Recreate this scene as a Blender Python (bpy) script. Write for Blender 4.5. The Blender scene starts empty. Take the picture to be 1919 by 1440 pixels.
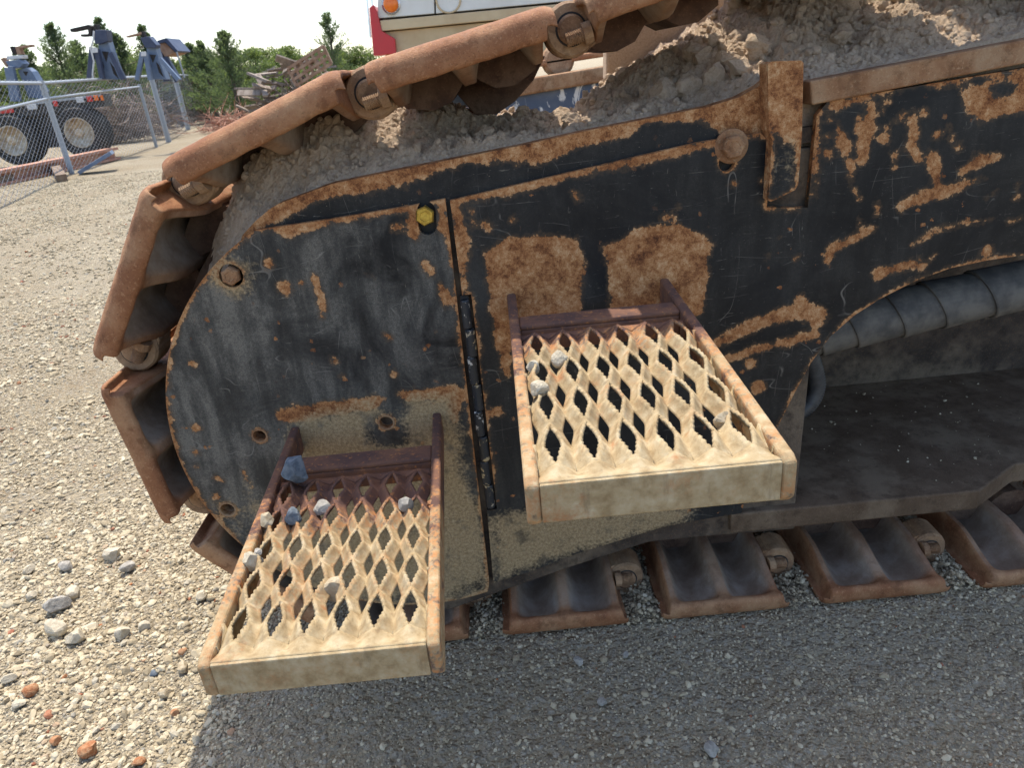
import bpy, bmesh, math, random
import numpy as np
from mathutils import Vector, Matrix, Quaternion
from mathutils.geometry import delaunay_2d_cdt

# ------------------------------------------------------------------ camera, sky, sun, exposure
SC = bpy.context.scene
FPX, CAMH, PITCH, ROLL = 1331.0, 1.10, math.radians(24.1), math.radians(5.6)
cam = bpy.data.cameras.new('camera'); cam_o = bpy.data.objects.new('camera', cam)
SC.collection.objects.link(cam_o)
cam.sensor_width = 36; cam.lens = FPX / 1919 * 36; cam.clip_start = 0.02; cam.clip_end = 900
_X = Vector((1, 0, 0)); _D = Vector((0, -math.sin(PITCH), -math.cos(PITCH))); _F = Vector((0, math.cos(PITCH), -math.sin(PITCH)))
_ir = _X * math.cos(ROLL) + _D * math.sin(ROLL); _id = -_X * math.sin(ROLL) + _D * math.cos(ROLL)
mw = Matrix.Identity(4)
for i in range(3):
    mw[i][0], mw[i][1], mw[i][2] = _ir[i], -_id[i], -_F[i]
mw[2][3] = CAMH
cam_o.matrix_world = mw
cam.dof.use_dof = True; cam.dof.focus_distance = 1.12; cam.dof.aperture_fstop = 14
SC.camera = cam_o

SUN = Vector((-0.12, 0.40, 1.0)).normalized()
EL = math.asin(SUN.z); AZ = math.atan2(SUN.x, SUN.y)
world = bpy.data.worlds.new('World'); SC.world = world; world.use_nodes = True
wn = world.node_tree; bg = wn.nodes['Background']
sky = wn.nodes.new('ShaderNodeTexSky'); sky.sky_type = 'NISHITA'; sky.sun_disc = False
sky.sun_elevation = EL; sky.sun_rotation = AZ; sky.air_density = 1.0; sky.dust_density = 1.9; sky.ozone_density = 0.5
wn.links.new(sky.outputs[0], bg.inputs[0]); bg.inputs[1].default_value = 0.15
sl = bpy.data.lights.new('sun', 'SUN'); sl.energy = 2.7; sl.angle = math.radians(0.55); sl.color = (1.0, 0.94, 0.82)
so = bpy.data.objects.new('sun', sl); SC.collection.objects.link(so)
so.rotation_euler = SUN.to_track_quat('Z', 'Y').to_euler(); so.location = (0, 0, 12)
vs = SC.view_settings
vs.view_transform = 'Standard'; vs.look = 'None'; vs.gamma = 1.0; vs.use_curve_mapping = False; vs.exposure = 1.24

# ------------------------------------------------------------------ measuring helpers (photo pixel -> point on a real plane)
def ray(x, y):
    dx, dy = x - 959.5, y - 720.0
    a = (dx * math.cos(ROLL) - dy * math.sin(ROLL)) / FPX; b = (dx * math.sin(ROLL) + dy * math.cos(ROLL)) / FPX
    return (a, math.cos(PITCH) - b * math.sin(PITCH), -math.sin(PITCH) - b * math.cos(PITCH))
def aty(x, y, Y):
    d = ray(x, y); t = Y / d[1]; return Vector((d[0] * t, Y, CAMH + d[2] * t))
def atz(x, y, Z):
    d = ray(x, y); t = (Z - CAMH) / d[2]; return Vector((d[0] * t, d[1] * t, Z))
def xz(pts, Y=1.2):
    return [(lambda p: (p.x, p.z))(aty(a, b, Y)) for a, b in pts]
RNG = np.random.default_rng(7); random.seed(7)

def vnoise(P, seed=0):
    P = np.asarray(P, float); I = np.floor(P).astype(np.int64); Fr = P - I; Fr = Fr * Fr * (3 - 2 * Fr)
    def hsh(a, b, c):
        n = (a * 374761393 + b * 668265263 + c * 2147483647 + seed * 1274126177) & 0xFFFFFFFF
        n = ((n ^ (n >> 13)) * 1274126177) & 0xFFFFFFFF
        n = ((n ^ (n >> 16)) * 2246822519) & 0xFFFFFFFF
        return ((n ^ (n >> 15)) & 0xFFFF) / 65535.0
    out = 0
    for dx in (0, 1):
        for dy in (0, 1):
            for dz in (0, 1):
                w = (Fr[:, 0] if dx else 1 - Fr[:, 0]) * (Fr[:, 1] if dy else 1 - Fr[:, 1]) * (Fr[:, 2] if dz else 1 - Fr[:, 2])
                out = out + w * hsh(I[:, 0] + dx, I[:, 1] + dy, I[:, 2] + dz)
    return out
def fbm(P, octv=4, seed=0):
    P = np.asarray(P, float); s = 0; a = 1; t = 0
    for o in range(octv):
        s = s + a * vnoise(P * 2 ** o + 17.3 * o, seed + o); t += a; a *= .5
    return s / t

# ------------------------------------------------------------------ node helpers
class G:
    def __init__(s, name):
        s.m = bpy.data.materials.new(name); s.m.use_nodes = True; s.t = s.m.node_tree
        s.b = s.t.nodes['Principled BSDF']; s.out = s.t.nodes['Material Output']; s.tc = None
    def n(s, ty, ins=None, **pr):
        nd = s.t.nodes.new('ShaderNode' + ty)
        for k, v in pr.items(): setattr(nd, k, v)
        for k, v in (ins or {}).items(): s.set(nd.inputs[k], v)
        return nd
    def set(s, sock, v):
        if isinstance(v, bpy.types.NodeSocket): s.t.links.new(v, sock)
        else:
            if sock.type == 'RGBA' and not hasattr(v, '__len__'): v = (v, v, v, 1)
            elif sock.type == 'RGBA' and len(v) == 3: v = (*v, 1)
            sock.default_value = v
    def co(s, rnd=False):
        if s.tc is None: s.tc = s.n('TexCoord')
        v = s.tc.outputs['Object']
        if rnd:
            oi = s.n('ObjectInfo'); mul = s.mth('MULTIPLY', oi.outputs['Random'], 37.0)
            va = s.n('VectorMath', {0: v, 1: mul}, operation='ADD'); v = va.outputs[0]
        return v
    def noise(s, scale, det=3, rough=.55, vec=None, dist=0, sc3=None):
        if vec is None: vec = s.co()
        if sc3:
            mp = s.n('VectorMath', {0: vec, 1: sc3}, operation='MULTIPLY'); vec = mp.outputs[0]
        return s.n('TexNoise', {'Vector': vec, 'Scale': scale, 'Detail': det, 'Roughness': rough, 'Distortion': dist}).outputs['Fac']
    def vor(s, scale, out='Distance', vec=None, feature='F1', rnd=1):
        nd = s.n('TexVoronoi', {'Vector': vec if vec is not None else s.co(), 'Scale': scale, 'Randomness': rnd}, feature=feature)
        return nd.outputs[out]
    def mth(s, op, a, b=0.0, clamp=False):
        nd = s.n('Math', {0: a, 1: b}, operation=op, use_clamp=clamp); return nd.outputs[0]
    def ss(s, x, a, b, lo=0, hi=1):
        nd = s.n('MapRange', {'Value': x, 'From Min': a, 'From Max': b, 'To Min': lo, 'To Max': hi}, interpolation_type='SMOOTHSTEP'); return nd.outputs[0]
    def mix(s, f, a, b, mode='MIX'):
        nd = s.n('Mix', data_type='RGBA', blend_type=mode); s.set(nd.inputs[0], f); s.set(nd.inputs[6], a); s.set(nd.inputs[7], b); return nd.outputs[2]
    def attr(s, name): return s.n('Attribute', attribute_name=name).outputs['Fac']
    def ramp(s, f, *stops):
        nd = s.n('ValToRGB', {0: f}); e = nd.color_ramp.elements
        while len(e) < len(stops): e.new(.5)
        for el, (p, c) in zip(e, stops): el.position = p; el.color = (*c, 1)
        return nd.outputs[0]
    def bump(s, h, strength=.5, dist=.002, normal=None):
        ins = {'Height': h, 'Strength': strength, 'Distance': dist}
        if normal is not None: ins['Normal'] = normal
        return s.n('Bump', ins).outputs[0]
    def fin(s, col, rough=.8, normal=None, metal=0, spec=.5):
        s.set(s.b.inputs['Base Color'], col); s.set(s.b.inputs['Roughness'], rough); s.set(s.b.inputs['Metallic'], metal)
        s.set(s.b.inputs['Specular IOR Level'], spec)
        if normal is not None: s.set(s.b.inputs['Normal'], normal)
        return s.m

# ------------------------------------------------------------------ materials
def m_panel(name, film, rust_bias=0.0):
    g = G(name)
    n1 = g.noise(38, 5, .65); n2 = g.noise(170, 4, .6); n3 = g.noise(9, 3, .5); n4 = g.noise(520, 3, .6)
    n0 = g.noise(13, 4, .6, dist=.4)
    nn = g.mth('ADD', g.mth('ADD', g.mth('MULTIPLY', g.mth('SUBTRACT', n0, .54), .018), g.mth('MULTIPLY', g.mth('SUBTRACT', n1, .53), .030)), g.mth('MULTIPLY', g.mth('SUBTRACT', n2, .5), .012))
    r = g.mth('ADD', g.attr('rust'), nn)
    spots = g.ss(g.mth('ADD', g.vor(34), g.mth('MULTIPLY', g.mth('SUBTRACT', n2, .5), .5)), .155 + rust_bias, .115 + rust_bias)
    spots = g.mth('MULTIPLY', spots, g.ss(n3, .5, .62))
    rm = g.mth('MAXIMUM', g.ss(r, -.0012, .0012), spots)
    mraw = g.mth('ADD', g.attr('mud'), g.mth('ADD', g.mth('MULTIPLY', g.mth('SUBTRACT', n2, .5), .05), g.mth('MULTIPLY', g.mth('SUBTRACT', n1, .5), .06)))
    mm = g.mth('MULTIPLY', g.ss(mraw, -.012, .020), g.mth('MULTIPLY', g.ss(n4, .32, .5, .4, 1), g.ss(g.noise(20, 5, .7), .34, .50, .35, 1)))
    paint = g.ramp(n3, (.3, (.0035, .0048, .007)), (.7, (.009, .0105, .013)))
    # dust film, fine scratches
    sc1 = g.noise(26, 4, .7, sc3=(1.0, 1, 9.0), dist=1.2); sc2 = g.noise(30, 4, .7, sc3=(7.0, 1, .8), dist=.8)
    scr = g.mth('MAXIMUM', g.ss(sc1, .645, .69), g.ss(sc2, .655, .70))
    fl = g.mth('ADD', g.mth('MULTIPLY', g.ss(g.noise(7.5, 6, .68, dist=.6), .34, .66), film), g.attr('film'), clamp=True)
    fl = g.mth('MULTIPLY', fl, g.ss(n2, .2, .75, .55, 1.15))
    fl = g.mth('MULTIPLY', fl, g.ss(g.noise(9, 4, .6, sc3=(5, 1, .7)), .35, .65, .55, 1.2))
    fl = g.mth('MULTIPLY', fl, g.ss(n4, .3, .7, .6, 1.3))
    col = g.mix(fl, paint, (.165, .15, .125))
    col = g.mix(g.mth('MULTIPLY', scr, g.ss(n1, .42, .62, 0, .5)), col, (.30, .27, .22))
    hl = g.noise(5, 0, .5, sc3=(1.0, 1, 5.5), dist=.12); hl2 = g.noise(4.5, 0, .5, sc3=(4.5, 1, 1.3), dist=.15)
    hair = g.mth('MAXIMUM', g.ss(g.mth('ABSOLUTE', g.mth('SUBTRACT', hl, .5)), .0055, .002), g.ss(g.mth('ABSOLUTE', g.mth('SUBTRACT', hl2, .52)), .004, .0015))
    col = g.mix(g.mth('MULTIPLY', hair, g.ss(g.noise(17, 3, .6), .5, .64, 0, .36)), col, (.30, .27, .23))
    flake = g.ss(g.noise(330, 2, .7, sc3=(1, 1, 1.6)), .715, .75)
    col = g.mix(g.mth('MULTIPLY', flake, .6), col, (.42, .35, .26))
    n5 = g.mth('ADD', g.mth('MULTIPLY', n1, .5), g.mth('ADD', g.mth('MULTIPLY', n2, .3), g.mth('MULTIPLY', n4, .22)))
    rc = g.ramp(n5, (.37, (.070, .028, .014)), (.44, (.175, .068, .027)), (.50, (.30, .130, .050)), (.56, (.40, .205, .090)), (.64, (.53, .335, .18)))
    rc = g.mix(g.ss(n4, .38, .3), rc, (.06, .03, .02))
    halo = g.mth('MULTIPLY', g.ss(r, -.008, .001), .55)
    col = g.mix(halo, col, (.10, .060, .032))
    col = g.mix(rm, col, rc)
    mc = g.ramp(n2, (.3, (.25, .17, .085)), (.5, (.37, .265, .145)), (.68, (.46, .345, .20)))
    col = g.mix(g.mth('MULTIPLY', mm, .88), col, mc)
    ht = g.mth('ADD', g.mth('MULTIPLY', rm, g.mth('ADD', g.mth('MULTIPLY', n4, .7), -.5)), g.mth('MULTIPLY', mm, n4))
    rough = g.mix(g.mth('MAXIMUM', rm, mm), g.ss(fl, 0, .5, .42, .8), .93)
    return g.fin(col, rough, g.bump(ht, .6, .0022), spec=.22)
M_PANEL = m_panel('black_paint_worn', .12)
M_COVER = m_panel('black_paint_dusty', .72)

def m_rust(name, c0, c1, c2, dusty=(.36, .27, .17), damt=.35, sc=1.0, up=0.0, blue=0.0, inn=0.0):
    g = G(name); v = g.co(True)
    n1 = g.noise(14 * sc, 5, .65, v); n2 = g.noise(230 * sc, 4, .65, v); n3 = g.noise(420 * sc, 3, .6, v)
    col = g.mix(g.ss(n1, .3, .7), c0, c1)
    col = g.mix(g.ss(n2, .5, .78, 0, .8), col, c2)
    col = g.mix(g.ss(n3, .40, .30, 0, .7), col, (.05, .025, .016))
    d = g.mth('MULTIPLY', g.ss(g.noise(7 * sc, 4, .65, v), .42, .66), damt)
    if up:
        nz = g.n('SeparateXYZ', {0: g.n('NewGeometry').outputs['Normal']}).outputs[2]
        d = g.mth('ADD', d, g.mth('MULTIPLY', g.mth('MULTIPLY', g.ss(nz, .35, .95), g.ss(n1, .25, .6)), up), clamp=True)
    d = g.mth('MULTIPLY', d, g.ss(n2, .25, .6, .65, 1))
    col = g.mix(d, col, dusty)
    col = g.mix(g.ss(g.noise(34 * sc, 5, .7, v), .52, .66, 0, .45), col, tuple(x * .45 for x in c0))
    if inn:
        a = g.attr('inner')
        col = g.mix(g.mth('MULTIPLY', a, inn), col, g.ramp(n1, (.3, (.16, .11, .075)), (.5, (.25, .19, .14)), (.7, (.36, .305, .25))))
    ht = g.mth('ADD', g.mth('MULTIPLY', n2, .6), g.mth('MULTIPLY', n3, .4))
    return g.fin(col, g.ss(n2, .3, .7, .62, .9), g.bump(ht, .7, .0024), spec=.18)
M_SHOE = m_rust('rusty_cast_steel', (.215, .088, .040), (.32, .150, .072), (.43, .245, .135), (.43, .29, .165), .38, inn=.9)
M_DARKRUST = m_rust('dark_rust', (.060, .034, .025), (.125, .066, .042), (.19, .11, .07), (.2, .16, .12), .35)
M_RAIL = m_rust('rail_rust', (.20, .095, .045), (.34, .19, .10), (.42, .28, .165), (.33, .26, .17), .5)
M_SHELF = m_rust('shelf_steel', (.040, .032, .026), (.085, .062, .047), (.15, .095, .06), (.19, .145, .10), .7)
M_FLOOR = m_rust('recess_dust', (.085, .055, .034), (.135, .092, .060), (.18, .13, .088), (.20, .15, .10), .6)
M_PIN = m_rust('pin_rust', (.20, .11, .06), (.34, .20, .11), (.42, .28, .17), (.38, .28, .18), .5)

def m_step():
    g = G('step_steel_muddy')
    n1 = g.noise(22, 4, .6); n2 = g.noise(130, 4, .65); n3 = g.noise(480, 3, .6)
    col = g.mix(g.ss(n1, .35, .65), (.095, .052, .042), (.17, .082, .05))
    col = g.mix(g.ss(n2, .56, .7), col, (.32, .135, .05))
    mr = g.mth('ADD', g.attr('mud'), g.mth('ADD', g.mth('MULTIPLY', g.mth('SUBTRACT', n1, .5), 1.1), g.mth('MULTIPLY', g.mth('SUBTRACT', n2, .5), .9)))
    mm = g.ss(mr, -.10, .22)
    mc = g.ramp(g.noise(60, 4, .6), (.3, (.235, .165, .085)), (.5, (.335, .255, .145)), (.72, (.42, .345, .225)))
    ed = g.mth('MULTIPLY', g.ss(mr, .55, .08), g.ss(n2, .42, .60))
    mc = g.mix(ed, mc, (.38, .17, .065))
    mc = g.mix(g.mth('MULTIPLY', g.ss(g.noise(11, 5, .7), .56, .68), g.ss(n2, .35, .6, .3, .85)), mc, (.30, .135, .055))
    mc = g.mix(g.ss(g.noise(26, 4, .65, sc3=(3, 3, .6)), .54, .72, 0, .45), mc, (.16, .115, .07))
    col = g.mix(mm, col, mc)
    ht = g.mth('ADD', g.mth('MULTIPLY', n2, .6), g.mth('MULTIPLY', n3, .5))
    return g.fin(col, .9, g.bump(ht, .6, .002), spec=.25)
M_STEP = m_step()

def m_simple(name, col, col2=None, rough=.6, metal=0, sc=30, bmp=.15, spec=.5, dist=.002, rnd=True):
    g = G(name); v = g.co(rnd); n = g.noise(sc, 4, .6, v)
    c = g.mix(g.ss(n, .3, .7), col, col2 or tuple(x * .7 for x in col))
    return g.fin(c, rough, g.bump(n, bmp, dist) if bmp else None, metal, spec)
M_ZINC = m_simple('yellow_zinc', (.55, .40, .08), (.34, .22, .04), .38, .75, 90, .2)
M_RUBBER = m_simple('black_rubber', (.022, .023, .026), (.060, .060, .060), .55, 0, 40, .2)
M_SLEEVE = m_simple('rubber_sleeve_dusty', (.060, .058, .056), (.135, .125, .11), .7, 0, 26, .25, .25)
M_DARK = m_simple('dark_steel', (.020, .018, .017), (.045, .036, .030), .9, 0, 20, .2)  # even dark steel for guards and arms, also for plates drawn as openings
M_GALV = m_simple('galvanized_steel', (.36, .38, .40), (.26, .28, .30), .5, .35, 60, .1)
M_BLUEG = m_simple('blue_grey_paint', (.085, .125, .20), (.15, .19, .26), .5, 0, 5, .1)
M_NAVY = m_simple('navy_paint', (.022, .034, .075), (.05, .06, .10), .5, 0, 5, .1)
M_BLACK = m_simple('black_trailer_paint', (.018, .018, .02), (.05, .045, .04), .6, 0, 6, .1)
M_TYRE = m_simple('tyre_rubber', (.016, .016, .016), (.035, .033, .03), .85, 0, 20, .3)
M_RIM = m_simple('cream_wheel_paint', (.62, .54, .40), (.36, .26, .16), .7, 0, 12, .2)
M_WHITEP = m_simple('white_vehicle_paint', (.70, .68, .62), (.62, .59, .52), .4, 0, 4, .05)
M_CREAM = m_simple('cream_trim_paint', (.56, .43, .25), (.46, .33, .18), .5, 0, 6, .1)
M_RED = m_simple('red_paint', (.52, .022, .028), (.42, .03, .03), .35, 0, 5, .05)
M_CHROME = m_simple('bright_metal', (.75, .77, .8), (.6, .62, .65), .2, .9, 20, .05)
M_AMBER = m_simple('amber_lens', (.85, .20, .015), (.75, .14, .01), .25, 0, 50, .05)
M_REFL = m_simple('red_reflector', (.62, .03, .02), (.45, .02, .02), .3, 0, 50, .05)
M_BEAM = m_simple('oxide_beam', (.36, .15, .09), (.42, .25, .17), .8, 0, 8, .2)
M_BROWNB = m_simple('brown_timber', (.13, .085, .055), (.22, .16, .11), .9, 0, 12, .3)
M_WOOD = m_simple('weathered_wood', (.16, .12, .09), (.27, .22, .18), .9, 0, 9, .3)
M_TWIG = m_simple('dry_twigs', (.15, .11, .085), (.28, .22, .18), .95, 0, 6, .2)
M_BARK = m_simple('bark', (.07, .05, .035), (.12, .09, .07), .95, 0, 14, .4)
M_GRATE = m_simple('rusty_grate', (.22, .12, .07), (.34, .22, .15), .9, 0, 6, .2)
M_TAG = m_simple('pale_tag', (.6, .6, .58), (.5, .5, .5), .6)
def m_leaf(name, a, b):
    g = G(name); r = g.attr('tone'); c = g.mix(r, a, b)
    g.fin(c, .6, None, 0, .25); g.set(g.b.inputs['Transmission Weight'], 0.0)
    tr = g.n('BsdfTranslucent', {'Color': g.mix(.45, c, (.20, .28, .05))}); ms = g.n('MixShader', {0: .5, 1: g.b.outputs[0], 2: tr.outputs[0]})
    g.t.links.new(ms.outputs[0], g.out.inputs[0]); return g.m
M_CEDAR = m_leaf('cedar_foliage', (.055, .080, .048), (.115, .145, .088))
M_LEAF = m_leaf('broadleaf_foliage', (.085, .12, .04), (.18, .215, .08))
def m_stone(name, dark=(.13, .10, .068), mid=(.375, .305, .20), pale=(.54, .47, .335)):
    g = G(name); t = g.attr('tone'); n = g.noise(150, 3, .6); n2 = g.noise(700, 2, .6)
    c = g.ramp(t, (0, dark), (.10, (.20, .165, .11)), (.42, mid), (.80, pale), (.90, (.25, .235, .20)), (.945, (.36, .27, .18)), (.972, (.33, .125, .05)), (1, (.27, .10, .06)))
    c = g.mix(g.ss(n, .35, .7, 0, .30), c, (.34, .28, .19))
    return g.fin(c, .95, g.bump(g.mth('ADD', n, n2), .5, .0012), spec=.15)
M_STONE = m_stone('crushed_limestone')
def m_onestone(name, a, b):
    g = G(name); n = g.noise(90, 4, .65, g.co(True)); n2 = g.noise(420, 3, .6)
    return g.fin(g.mix(g.ss(n, .35, .65), a, b), .93, g.bump(g.mth('ADD', n, n2), .7, .002), spec=.2)
M_ST_BLUE = m_onestone('blue_grey_stone', (.075, .095, .12), (.15, .17, .19))
M_ST_GREY = m_onestone('grey_stone', (.25, .23, .20), (.37, .345, .30))
M_ST_PALE = m_onestone('pale_stone', (.37, .32, .235), (.48, .425, .325))
M_ST_TAN = m_onestone('tan_stone', (.32, .25, .16), (.44, .37, .26))
M_ST_ORNG = m_onestone('orange_stone', (.27, .105, .045), (.38, .22, .12))
def m_ground():
    g = G('gravel_ground')
    big = g.noise(.55, 4, .6); pat = g.noise(3.2, 4, .6); n = g.noise(42, 5, .7); v1 = g.vor(70); v2 = g.vor(160); v3 = g.vor(24)
    vc = g.n('SeparateColor', {0: g.vor(70, 'Color')}).outputs[0]; vc2 = g.n('SeparateColor', {0: g.vor(160, 'Color')}).outputs[0]
    base = g.mix(g.ss(big, .35, .65), (.30, .24, .155), (.36, .305, .215))
    base = g.mix(g.ss(pat, .5, .68, 0, .6), base, (.245, .18, .11))
    st = g.ramp(vc, (0, (.14, .115, .085)), (.5, (.28, .245, .185)), (1, (.46, .42, .34)))
    col = g.mix(g.ss(v1, .55, .32, 0, .6), base, st)
    st2 = g.ramp(vc2, (0, (.16, .13, .095)), (1, (.41, .365, .285)))
    col = g.mix(g.ss(n, .45, .6, 0, .55), col, st2)
    h = g.mth('ADD', g.mth('MULTIPLY', g.mth('SUBTRACT', 1.0, v1), .9), g.mth('MULTIPLY', g.mth('SUBTRACT', 1.0, v2), .5))
    h = g.mth('ADD', h, g.mth('ADD', g.mth('MULTIPLY', g.mth('SUBTRACT', 1.0, v3), .7), n))
    return g.fin(col, .95, g.bump(h, .95, .016), spec=.1)
M_GROUND = m_ground()
def m_soil(name):
    g = G(name); v = g.co(True); n = g.noise(30, 5, .65, v); n2 = g.noise(200, 5, .75, v); n3 = g.noise(700, 3, .7, v)
    c = g.ramp(n2, (.25, (.35, .25, .17)), (.5, (.54, .41, .295)), (.75, (.64, .515, .39)))
    c = g.mix(g.ss(n, .45, .65, 0, .5), c, (.57, .435, .315))
    h = g.mth('ADD', n2, g.mth('MULTIPLY', n3, .6))
    return g.fin(c, .97, g.bump(h, .9, .005), spec=.1)
M_SOIL = m_soil('dry_clay_soil')

# ------------------------------------------------------------------ object helpers
COL = SC.collection
def mesh_obj(name, verts, faces, m=None, smooth=False):
    me = bpy.data.meshes.new(name); me.from_pydata([tuple(v) for v in verts], [], [tuple(int(i) for i in f) for f in faces])
    if smooth: me.polygons.foreach_set('use_smooth', np.ones(len(me.polygons), bool))
    if m: me.materials.append(m)
    me.update(); o = bpy.data.objects.new(name, me); COL.objects.link(o); return o
def fast_mesh(name, V, T, m=None, tone=None, smooth=False):
    V = np.ascontiguousarray(V, np.float32); T = np.ascontiguousarray(T, np.int32); k = T.shape[1]
    me = bpy.data.meshes.new(name); me.vertices.add(len(V)); me.vertices.foreach_set('co', V.ravel())
    me.loops.add(T.size); me.loops.foreach_set('vertex_index', T.ravel())
    me.polygons.add(len(T)); me.polygons.foreach_set('loop_start', np.arange(0, T.size, k, dtype=np.int32))
    me.polygons.foreach_set('use_smooth', np.full(len(T), smooth, bool))
    if tone is not None:
        a = me.attributes.new('tone', 'FLOAT', 'POINT'); a.data.foreach_set('value', np.ascontiguousarray(tone, np.float32))
    if m: me.materials.append(m)
    me.update(calc_edges=True); o = bpy.data.objects.new(name, me); COL.objects.link(o); return o
def setattr_f(me, name, vals):
    a = me.attributes.get(name) or me.attributes.new(name, 'FLOAT', 'POINT'); a.data.foreach_set('value', np.ascontiguousarray(vals, np.float32))
def put(o, parent):
    o.parent = parent; o.matrix_parent_inverse = parent_world(parent).inverted(); return o
def parent_world(p):
    m = p.matrix_basis.copy()
    if p.parent: m = parent_world(p.parent) @ p.matrix_parent_inverse @ m
    return m
def thing(name, label, cat, loc=(0, 0, 0), group=None):
    o = bpy.data.objects.new(name, None); o.empty_display_size = .1; COL.objects.link(o); o.location = loc
    return tag(o, label, cat, group)
def tag(o, label=None, cat=None, group=None, kind=None):
    for k, v in (('label', label), ('category', cat), ('group', group), ('kind', kind)):
        if v: o[k] = v
    return o
class MB:
    """collects shapes into one mesh"""
    def __init__(s): s.v = []; s.f = []
    def add(s, V, F):
        b = len(s.v); s.v += [tuple(v) for v in V]; s.f += [tuple(i + b for i in f) for f in F]; return s
    def box(s, c, h, rot=None):
        V = [Vector((x * h[0], y * h[1], z * h[2])) for x in (-1, 1) for y in (-1, 1) for z in (-1, 1)]
        if rot is not None: V = [rot @ v for v in V]
        return s.add([v + Vector(c) for v in V], [(0, 1, 3, 2), (4, 6, 7, 5), (0, 4, 5, 1), (2, 3, 7, 6), (0, 2, 6, 4), (1, 5, 7, 3)])
    def beam(s, a, b, w, h, up=(0, 0, 1)):
        a = Vector(a); b = Vector(b); d = (b - a).normalized(); u = Vector(up); sd = d.cross(u)
        if sd.length < 1e-4: sd = d.cross(Vector((1, 0, 0)))
        sd.normalize(); u = sd.cross(d)
        V = [p + sd * (w / 2 * i) + u * (h / 2 * j) for p in (a, b) for i, j in ((-1, -1), (1, -1), (1, 1), (-1, 1))]
        return s.add(V, [(0, 1, 2, 3), (7, 6, 5, 4), (0, 4, 5, 1), (1, 5, 6, 2), (2, 6, 7, 3), (3, 7, 4, 0)])
    def tube(s, pts, r, n=8, cap=True):
        pts = [Vector(p) for p in pts]; rs = r if hasattr(r, '__len__') else [r] * len(pts); V = []; F = []
        ref = None
        for i, p in enumerate(pts):
            d = (pts[min(i + 1, len(pts) - 1)] - pts[max(i - 1, 0)]).normalized()
            if ref is None: ref = d.orthogonal().normalized()
            ref = (ref - d * ref.dot(d)).normalized(); q = d.cross(ref)
            for k in range(n):
                a = 2 * math.pi * k / n; V.append(p + (ref * math.cos(a) + q * math.sin(a)) * rs[i])
        for i in range(len(pts) - 1):
            for k in range(n): F.append((i * n + k, i * n + (k + 1) % n, (i + 1) * n + (k + 1) % n, (i + 1) * n + k))
        if cap: F.append(tuple(range(n))[::-1]); F.append(tuple((len(pts) - 1) * n + k for k in range(n)))
        return s.add(V, F)
    def lathe(s, prof, c=(0, 0, 0), axis='Y', n=20, rot=0.0):
        """prof: list of (radius, position along axis); closed at both ends"""
        V = []; F = []
        for r, t in prof:
            for k in range(n):
                a = 2 * math.pi * k / n + rot; u, w = r * math.cos(a), r * math.sin(a)
                p = {'Y': (u, t, w), 'Z': (u, w, t), 'X': (t, u, w)}[axis]
                V.append(Vector(p) + Vector(c))
        for i in range(len(prof) - 1):
            for k in range(n): F.append((i * n + k, i * n + (k + 1) % n, (i + 1) * n + (k + 1) % n, (i + 1) * n + k))
        F.append(tuple(range(n))[::-1]); F.append(tuple((len(prof) - 1) * n + k for k in range(n)))
        return s.add(V, F)
    def prism(s, poly, y0, y1):
        n = len(poly); V = [(x, y0, z) for x, z in poly] + [(x, y1, z) for x, z in poly]
        return s.add(V, [tuple(range(n)), tuple(range(2 * n - 1, n - 1, -1))] + [(i, i + n, (i + 1) % n + n, (i + 1) % n) for i in range(n)])
    def build(s, name, m, parent=None, smooth=False, bevel=0.0, seg=2):
        o = mesh_obj(name, s.v, s.f, m, smooth)
        bm = bmesh.new(); bm.from_mesh(o.data); bmesh.ops.recalc_face_normals(bm, faces=bm.faces); bm.to_mesh(o.data); bm.free()
        if bevel:
            md = o.modifiers.new('bevel', 'BEVEL'); md.width = bevel; md.segments = seg; md.limit_method = 'ANGLE'; md.angle_limit = math.radians(40)
        if parent: put(o, parent)
        return o

def in_poly(P, poly):
    x, y = P[:, 0], P[:, 1]; ins = np.zeros(len(P), bool); q = np.asarray(poly)
    for i in range(len(q)):
        x1, y1 = q[i]; x2, y2 = q[i - 1]
        c = ((y1 > y) != (y2 > y)); 
        with np.errstate(divide='ignore', invalid='ignore'): xi = (x2 - x1) * (y - y1) / (y2 - y1 + 1e-30) + x1
        ins ^= c & (x < xi)
    return ins
def d_seg(P, a, b):
    a = np.asarray(a, float); b = np.asarray(b, float); d = b - a; L = max(d @ d, 1e-12)
    t = np.clip(((P - a) @ d) / L, 0, 1); return np.hypot(*(P - a - t[:, None] * d).T), t
def d_poly(P, poly, closed=True):
    n = len(poly); D = np.full(len(P), 9.0)
    for i in range(n if closed else n - 1): D = np.minimum(D, d_seg(P, poly[i], poly[(i + 1) % n])[0])
    return D
def sdf_fill(P, poly):
    d = d_poly(P, poly); return np.where(in_poly(P, poly), d, -d)
def sdf_stroke(P, pts, r):
    """pts polyline, r list of radii; positive inside"""
    D = np.full(len(P), -9.0); r = r if hasattr(r, '__len__') else [r] * len(pts)
    if len(pts) == 1: return r[0] - np.hypot(*(P - np.asarray(pts[0])).T)
    for i in range(len(pts) - 1):
        d, t = d_seg(P, pts[i], pts[i + 1]); D = np.maximum(D, r[i] + (r[i + 1] - r[i]) * t - d)
    return D
def circ(cx, cz, r, n=20, a0=0.0):
    return [(cx + r * math.cos(a0 + 2 * math.pi * k / n), cz + r * math.sin(a0 + 2 * math.pi * k / n)) for k in range(n)]
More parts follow.
